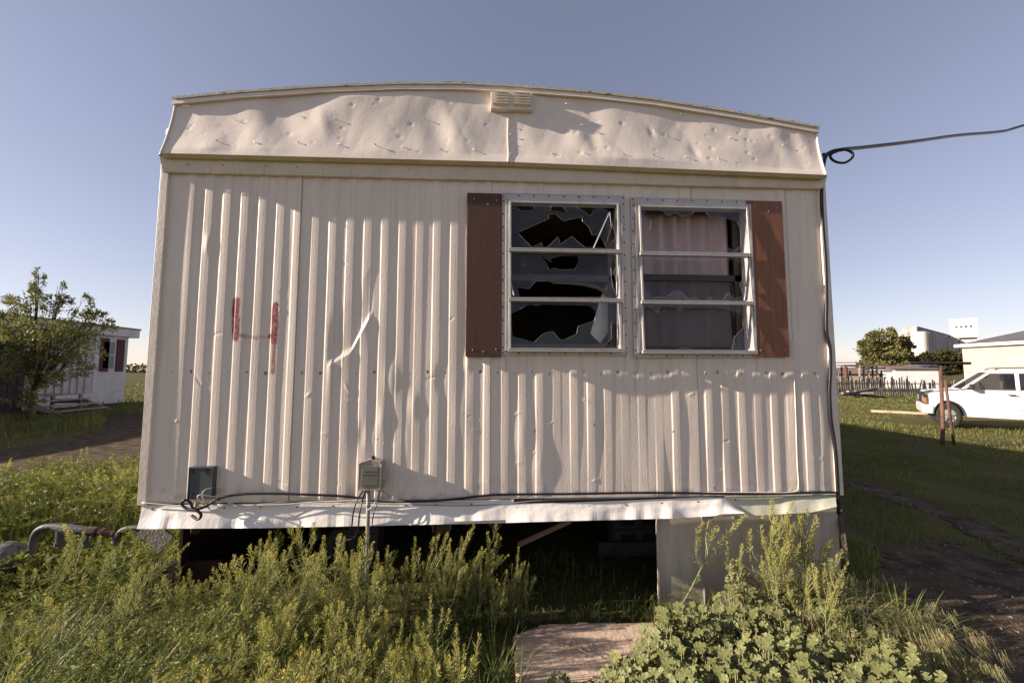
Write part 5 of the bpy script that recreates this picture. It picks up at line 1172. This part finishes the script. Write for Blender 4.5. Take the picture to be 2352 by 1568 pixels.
# thicket on the left
def thick(n, r):
    y = r.uniform(.2, 6.2, n); x = r.uniform(-4.6, 0, n)-.06-.05*y; y = y*np.clip((2.3+.75*(x+2.6))/6.2, .12, .6)
    return np.stack([x, y], 1)
def thh(x, y): return (1-.65*((x < -.5) & (y < .85)))*(.34+.20*vnoise(x*1.6, y*1.6, 6))*np.clip((y+x*-.05)/.5, .3, 1)*np.clip((2.5+.75*(x+2.6)-y)/.5, .1, 1)
V1, F1 = fronds(7500, thick, thh, 41, (.10, .2), 8, .009, .05); M['thicket'] = leafmat('thicket_leaves', (.185, .20, .035), (.11, .135, .028), 2.5, .4)
tag(npmesh('weed_thicket', V1, F1, M['thicket']), 'waist-high yellow green weed thicket left of the mobile home', 'weeds', kind='stuff')
V1, F1 = blades(7000, thick, thh, 42, .010, .6); tag(npmesh('thicket_grass', V1, F1, M['grass']), 'tall grass in the weed thicket at left', 'grass', kind='stuff')
# under-floor weeds by the slab
V1, F1 = blades(1100, rect(1.9, 3.2, -.17, .8), lambda x, y: .05+.09*vnoise(x*4, y*4, 2), 43, .012, .9); tag(npmesh('shaded_grass', V1, F1, M['grass']), 'shaded grass under the edge of the floor', 'grass', kind='stuff')
# lawn on the right and around
def lawnreg(x0, x1, y0, y1, dens):
    def f(n, r):
        x = r.uniform(x0, x1, n); y = r.uniform(y0, y1, n)
        k_ = ~inpoly(x+.8*fbm(x, y, 9, 1.3, 4), y+.8*fbm(x, y, 14, 1.3, 4), np.array(PATH_R)) & ~inpoly(x, y, np.array(TRACK)) & ~inpoly(x+.6*fbm(x, y, 2, 1.3, 3), y, np.array(PATH_L))
        k_ &= vnoise(x*1.7, y*1.7, 5) > dens
        k_ &= ~((x > 14.3) & (x < 19.2) & (y > 8.6) & (y < 10.6))
        return np.stack([x[k_], y[k_]], 1)
    return f
def blades2(n, reg, hf, seed, w, lean=.6):
    r = np.random.default_rng(seed); xy = reg(n, r); return blades(len(xy), lambda a, b: xy, hf, seed, w, lean)
L1 = blades2(60000, lawnreg(4.35, 12.5, .0, 9, .30), lambda x, y: .05+.07*vnoise(x*.9, y*.9, 3), 51, .008)
L2 = blades2(42000, lawnreg(7, 24, 4, 22, .15), lambda x, y: .06+.11*vnoise(x*.8, y*.8, 3)**2, 52, .016)
L3 = blades2(16000, lawnreg(14, 44, 18, 40, .2), lambda x, y: .09+.12*vnoise(x*.5, y*.5, 3), 53, .035)
tag(npmesh('lawn_grass', *cat2(cat2(L1, L2), L3), M['lawn']), 'rough yellowish grass covering the ground on the right', 'grass', kind='stuff')
L1 = blades2(15000, lawnreg(-16, -5, 5, 17, .2), lambda x, y: .08+.36*vnoise(x*.7, y*.7, 3)*(x < -8.0)*(y < 12.2), 54, .018)
L3 = blades2(12000, lawnreg(-40, -9, 16, 45, .1), lambda x, y: .15+.15*vnoise(x*.5, y*.5, 3), 55, .05)
tag(npmesh('field_grass', *cat2(L1, L3), M['lawn']), 'grass in front of and beyond the neighbouring mobile home', 'grass', kind='stuff')
L1 = blades2(2500, lawnreg(4.2, 5.2, -.8, 1.5, .25), lambda x, y: .08+.10*vnoise(x*2, y*2, 3), 56, .006)
tag(npmesh('corner_grass', *L1, M['grass']), 'green grass growing round the right corner of the mobile home', 'grass', kind='stuff')

# ---- mallow mound
def leafmesh(R, seed):
    r = np.random.default_rng(seed); lob = 6; n = 30; V = [(0, 0, 0)]; F = []
    for ring, rr in ((1, .55), (2, 1.0)):
        for j in range(n+1):
            a = .25+(2*math.pi-.5)*j/n; w_ = 1+(.07*abs(math.cos((a-.25)/(2*math.pi-.5)*math.pi*lob))-.05 if ring == 2 else 0)+(.03*r.normal() if ring == 2 else 0)
            fold = .17*abs(math.sin((a-.25)/(2*math.pi-.5)*math.pi*lob))
            q = R*rr*w_; V.append((q*math.cos(a), q*math.sin(a), R*(.22*rr*rr-fold*rr+.05*math.sin(a*2+seed))))
    m1 = n+1
    for j in range(n): F.append((0, 1+j, 2+j, 2+j)); F.append((1+j, 1+m1+j, 2+m1+j, 2+j))
    return np.array(V), F
def mallow(seed, nl=46, rad=.16, hgt=.26):
    r = np.random.default_rng(seed); t = thing('mallow_plant', None, 'plant'); t['local'] = 1; Vs = []; Fs = []; b = 0; mb = MB()
    for i in range(nl):
        R = r.uniform(.008, .024); Vl, Fl = leafmesh(R, int(r.integers(0, 999))); az = r.uniform(0, 6.28); d = rad*math.sqrt(r.uniform(0, 1)); z = hgt*(1-.55*(d/rad)**2)*r.uniform(.72, 1.05)
        n_ = unit(np.array([-.38+.45*math.cos(az)*d/rad, -.30+.45*math.sin(az)*d/rad, .75])+r.normal(size=3)*.28); x_ = unit(np.cross(n_, r.normal(size=3))); y_ = np.cross(n_, x_)
        c = np.array([d*math.cos(az), d*math.sin(az), z]); W_ = c+Vl[:, :1]*x_+Vl[:, 1:2]*y_+Vl[:, 2:]*n_; Vs += [tuple(p) for p in W_]; Fs += [tuple(b+q for q in f[:3]) if f[2] == f[3] else tuple(b+q for q in f) for f in Fl]; b += len(Vl)
        mb.tube([(d*.3*math.cos(az), d*.3*math.sin(az), 0), (d*.8*math.cos(az), d*.8*math.sin(az), z*.6), tuple(c)], .0018, 4)
    l = MB(); l.v = Vs; l.f = Fs; l.m = [0]*len(Fs)
    return t, [l.build('leaves', M['mallow'], t, True), mb.build('stems', M['stemg'], t, True)], hgt
mp = [mallow(300+i) for i in range(6)]
mask_pts = [(1430, 1530), (1480, 1440), (1530, 1400), (1600, 1350), (1700, 1330), (1850, 1340), (1960, 1380), (2050, 1440), (2110, 1480), (2170, 1568)]
def moundtop(px): return np.interp(px, [p[0] for p in mask_pts], [p[1] for p in mask_pts])
GM = 'mallow plants heaped right of the slab'; LMl = 'round-leaved mallow in the leafy mound right of the concrete slab'
for j in range(150):
    px = rng.uniform(1440, 2150); t0 = moundtop(px); py = rng.uniform(t0+12, 1600); Y = np.interp(py, [1330, 1600], [-.22, -1.0])+rng.uniform(-.06, .06)
    p = at(px, py, Y); sc = rng.uniform(.85, 1.15); z = p[2]-.24*sc
    placed(mp[j % 6], (p[0], p[1], max(0, z)), rng.uniform(-.5, .5), sc if z > 0 else max(.5, p[2]/.26), LMl, GM, used)
for (px, py, Y) in ((1690, 1262, -.2), (1700, 1285, -.22), (1712, 1310, -.22), (1708, 1330, -.25), (1690, 1240, -.18)):
    p = at(px, py, Y); placed(mp[j % 6], (p[0], p[1], p[2]-.22), 0, .55 if py > 1270 else .42, 'small mallow leaves on the tall shaded stalk before the skirting panel', 'mallow tufts on the tall shaded stalk', used); j += 1
for (px, py) in ((1190, 1440), (1240, 1425), (1270, 1430), (1395, 1415), (1370, 1425), (1320, 1425), (1440, 1420), (1490, 1428), (1510, 1420), (1230, 1450)):
    p = at(px, py+28, -.10); placed(mp[j % 6], (p[0], p[1], .02), rng.uniform(0, 6), max(.25, min(.5, p[2]/.26)), 'low mallow sprouting along the back edge of the slab', 'mallows along the back edge of the slab', used); j += 1
for (px, py) in ((1290, 1555), (1360, 1560), (1430, 1540)):
    p = at(px, py, -.75); placed(mp[j % 6], (p[0], p[1], 0), rng.uniform(0, 6), p[2]/.26, 'low mallow at the front of the slab by the frame edge', 'mallows at the front of the slab', used); j += 1
# filler under the mallows so no bare ground shows, grasses of the right mound
def rmh(x, y): return (.55+.45*sstep(3.5, 3.9, x))* np.clip((x-2.75)/.3, 0, 1)*np.clip((4.35-x+.25*y)/.4, 0, 1)*(.27+.14*vnoise(x*2.4, y*2.4, 11))
V1, F1 = blades(6000, rect(2.7, 4.5, -1.5, -.10), rmh, 61, .006, .75); tag(npmesh('mound_grass', V1, F1, M['grass']), 'green grass growing through the mallow mound on the right', 'grass', kind='stuff')
V1, F1 = fronds(1500, rect(3.6, 4.3, -1.3, -.12), lambda x, y: rmh(x, y)*.65, 62); tag(npmesh('mound_undergrowth', V1, F1, M['weedleaf']), 'feathery undergrowth in the right-hand mound', 'undergrowth', kind='stuff')
def tuft(seed, n, L, w, droop, awn=False, spread=.5):
    r = np.random.default_rng(seed); Vs = []; Fs = []; b = 0
    for i in range(n):
        az = r.uniform(0, 6.28); out = np.array([math.cos(az), math.sin(az), 0]); l = L*r.uniform(.6, 1.1); sp = spread*r.uniform(.2, 1); s_ = np.cross(out, [0, 0, 1]); m_ = 5; pr = []
        for q in range(m_+1):
            t = q/m_; p = out*l*(sp*t+droop*.5*t*t)+np.array([l*.12*t*t, 0, l*(t-droop*.75*t**3)])+out*.01; ww = w*(1-t)**.6+.0004
            pr += [p-s_*ww/2, p+s_*ww/2]
        Vs += pr; Fs += [(b+2*q, b+2*q+1, b+2*q+3, b+2*q+2) for q in range(m_)]; b += 2*(m_+1)
        if awn:
            tip = (pr[-1]+pr[-2])/2
            for q in range(22):
                p = tip+np.array([0, 0, .02])+out*.008*r.normal()+r.normal(size=3)*.008; dd_ = np.array([out[0]*.35, out[1]*.35, -.9])+r.normal(size=3)*.16; dd_ = unit(dd_)*r.uniform(.03, .055); sd_ = unit(np.cross(dd_, r.normal(size=3)))*.0011
                Vs += [p-sd_, p+sd_, p+dd_+sd_*.2, p+dd_-sd_*.2]; Fs.append((b, b+1, b+2, b+3)); b += 4
    return np.array(Vs), np.array(Fs)
def make_tuft(name, cat, args, m_, nm):
    t = thing(name, None, cat); t['local'] = 1; V_, F_ = tuft(*args); return t, [npmesh(nm, V_, F_, m_, t)], args[2]
br = [make_tuft('brome_grass_tuft', 'grass tuft', (400+i, 34, .34, .0036, .9, True, .45), M['drygrass'], 'seed_heads') for i in range(3)]
gt_ = [make_tuft('grass_tuft', 'grass tuft', (420+i, 34, .30, .007, .35, False, .55), M['grass'], 'blades') for i in range(3)]
j = 0
for (px, py, Y) in ((1880, 1320, -.30), (1915, 1325, -.32), (1960, 1322, -.34), (2000, 1335, -.36), (1940, 1350, -.4), (1990, 1360, -.42), (2040, 1350, -.4), (2060, 1375, -.42), (1900, 1360, -.45), (2080, 1470, -.62), (2120, 1465, -.62), (2160, 1475, -.64), (2140, 1500, -.7), (2100, 1500, -.7), (1850, 1345, -.4), (1870, 1300, -.28), (1930, 1305, -.3), (1975, 1312, -.33), (2015, 1345, -.38), (1955, 1380, -.45), (2010, 1385, -.45), (2055, 1400, -.48), (1910, 1395, -.48), (2075, 1440, -.55), (2050, 1460, -.6)):
    p = at(px, py, Y); sc = max(.6, p[2]/.27); placed(br[j % 3], (p[0], p[1], p[2]-.25*sc), rng.uniform(0, 6), sc, 'pale drooping brome grass tuft on the right side of the mound', 'brome tufts on the right mound', used); j += 1
for (px, py, Y, g) in ((1600, 1365, -.3, 0), (1625, 1380, -.35, 0), (1650, 1370, -.35, 0), (1668, 1385, -.4, 0), (1560, 1390, -.35, 0), (2100, 1400, -.5, 1), (2130, 1430, -.55, 1), (2170, 1450, -.6, 1), (2090, 1360, -.45, 1), (2060, 1340, -.42, 1), (2200, 1520, -.7, 1), (2180, 1550, -.75, 1), (2210, 1500, -.68, 1), (2170, 1580, -.8, 1), (2040, 1400, -.5, 1), (2120, 1540, -.8, 1)):
    p = at(px, py, Y); sc = max(.5, p[2]/.27); placed(gt_[j % 3], (p[0], p[1], max(0, p[2]-.27*sc)), rng.uniform(0, 6), sc, ('tuft of upright green grass at the left of the mallow mound' if g == 0 else 'tuft of arching green grass at the right edge of the mound'), ('grass tufts left of the mallow mound' if g == 0 else 'grass tufts at the right edge of the mound'), used); j += 1
for jj in range(70):
    px = rng.uniform(-40, 1200) if jj < 40 else rng.uniform(-40, 420); py = rng.uniform(1400, 1600); Y = -.45-(py-1400)/200*.7; p = at(px, py, Y); sc = max(.6, p[2]/.28)
    placed(gt_[jj % 3], (p[0], p[1], max(0, p[2]-.28*sc)), rng.uniform(0, 6), sc, 'arching green grass tuft among the mustards before the wall', 'grass tufts among the mustards', used)
M['straw'] = leafmat('dead_stems', (.36, .27, .16), (.20, .15, .09), 8, .2)
V1, F1 = blades(1300, rect(-2.4, 2.0, -1.6, -.12), lambda x, y: lefth(x, y)*1.15, 71, .004, .9, -.3)
V2, F2 = blades(500, rect(2.9, 4.4, -1.3, -.12), lambda x, y: rmh(x, y)*1.2, 72, .004, .9, -.3)
tag(npmesh('dead_grass', *cat2((V1, F1), (V2, F2)), M['straw']), 'dead straw-coloured stems among the green weeds', 'dead grass', kind='stuff')
# gravel on the bare tracks
M['gravel'] = mat('gravel_stones', (.20, .16, .125), .95, .3, 12)
n_ = 9000; x = rng.uniform(4.3, 12, n_); y = rng.uniform(-1.2, 5, n_); k_ = inpoly(x, y, np.array(PATH_R)) | inpoly(x, y, np.array(TRACK)) | (rng.uniform(0, 1, n_) < .06); x, y = x[k_], y[k_]; n_ = len(x)
s_ = rng.uniform(.004, .016, n_)**1.0*(1+.08*(y+1)); base = np.array([(1, 0, -.3), (-.5, .87, -.3), (-.5, -.87, -.3), (0, 0, .8)]); Vp = (base[None]*(1+.35*rng.normal(size=(n_, 4, 3))))*s_[:, None, None]*np.array([1, 1, .6]); Vp[..., 0] += x[:, None]; Vp[..., 1] += y[:, None]; Vp[..., 2] += (gh(x, y)+.009)[:, None]
i = np.arange(n_)[:, None]*4; Fp = np.concatenate([i+[0, 1, 3], i+[1, 2, 3], i+[2, 0, 3]]); tag(npmesh('gravel', Vp.reshape(-1, 3), Fp, M['gravel']), 'loose gravel scattered over the bare tracks on the right', 'gravel', kind='stuff')
# dry twigs on the slab
for q in range(14):
    a = gr(1300+rng.uniform(-14, 36), 1480+rng.uniform(-5, 10), .085); an = rng.uniform(0, 6.3); b = a+np.array([math.cos(an), math.sin(an), .1])*rng.uniform(.03, .08); mb = MB(); mb.tube([a, (a+b)/2+[0, 0, .006], b], .0016, 4)
    tag(mb.build('dry_twig', M['twig']), 'dry twig lying on the back of the slab', 'twig', 'dry twigs on the slab')
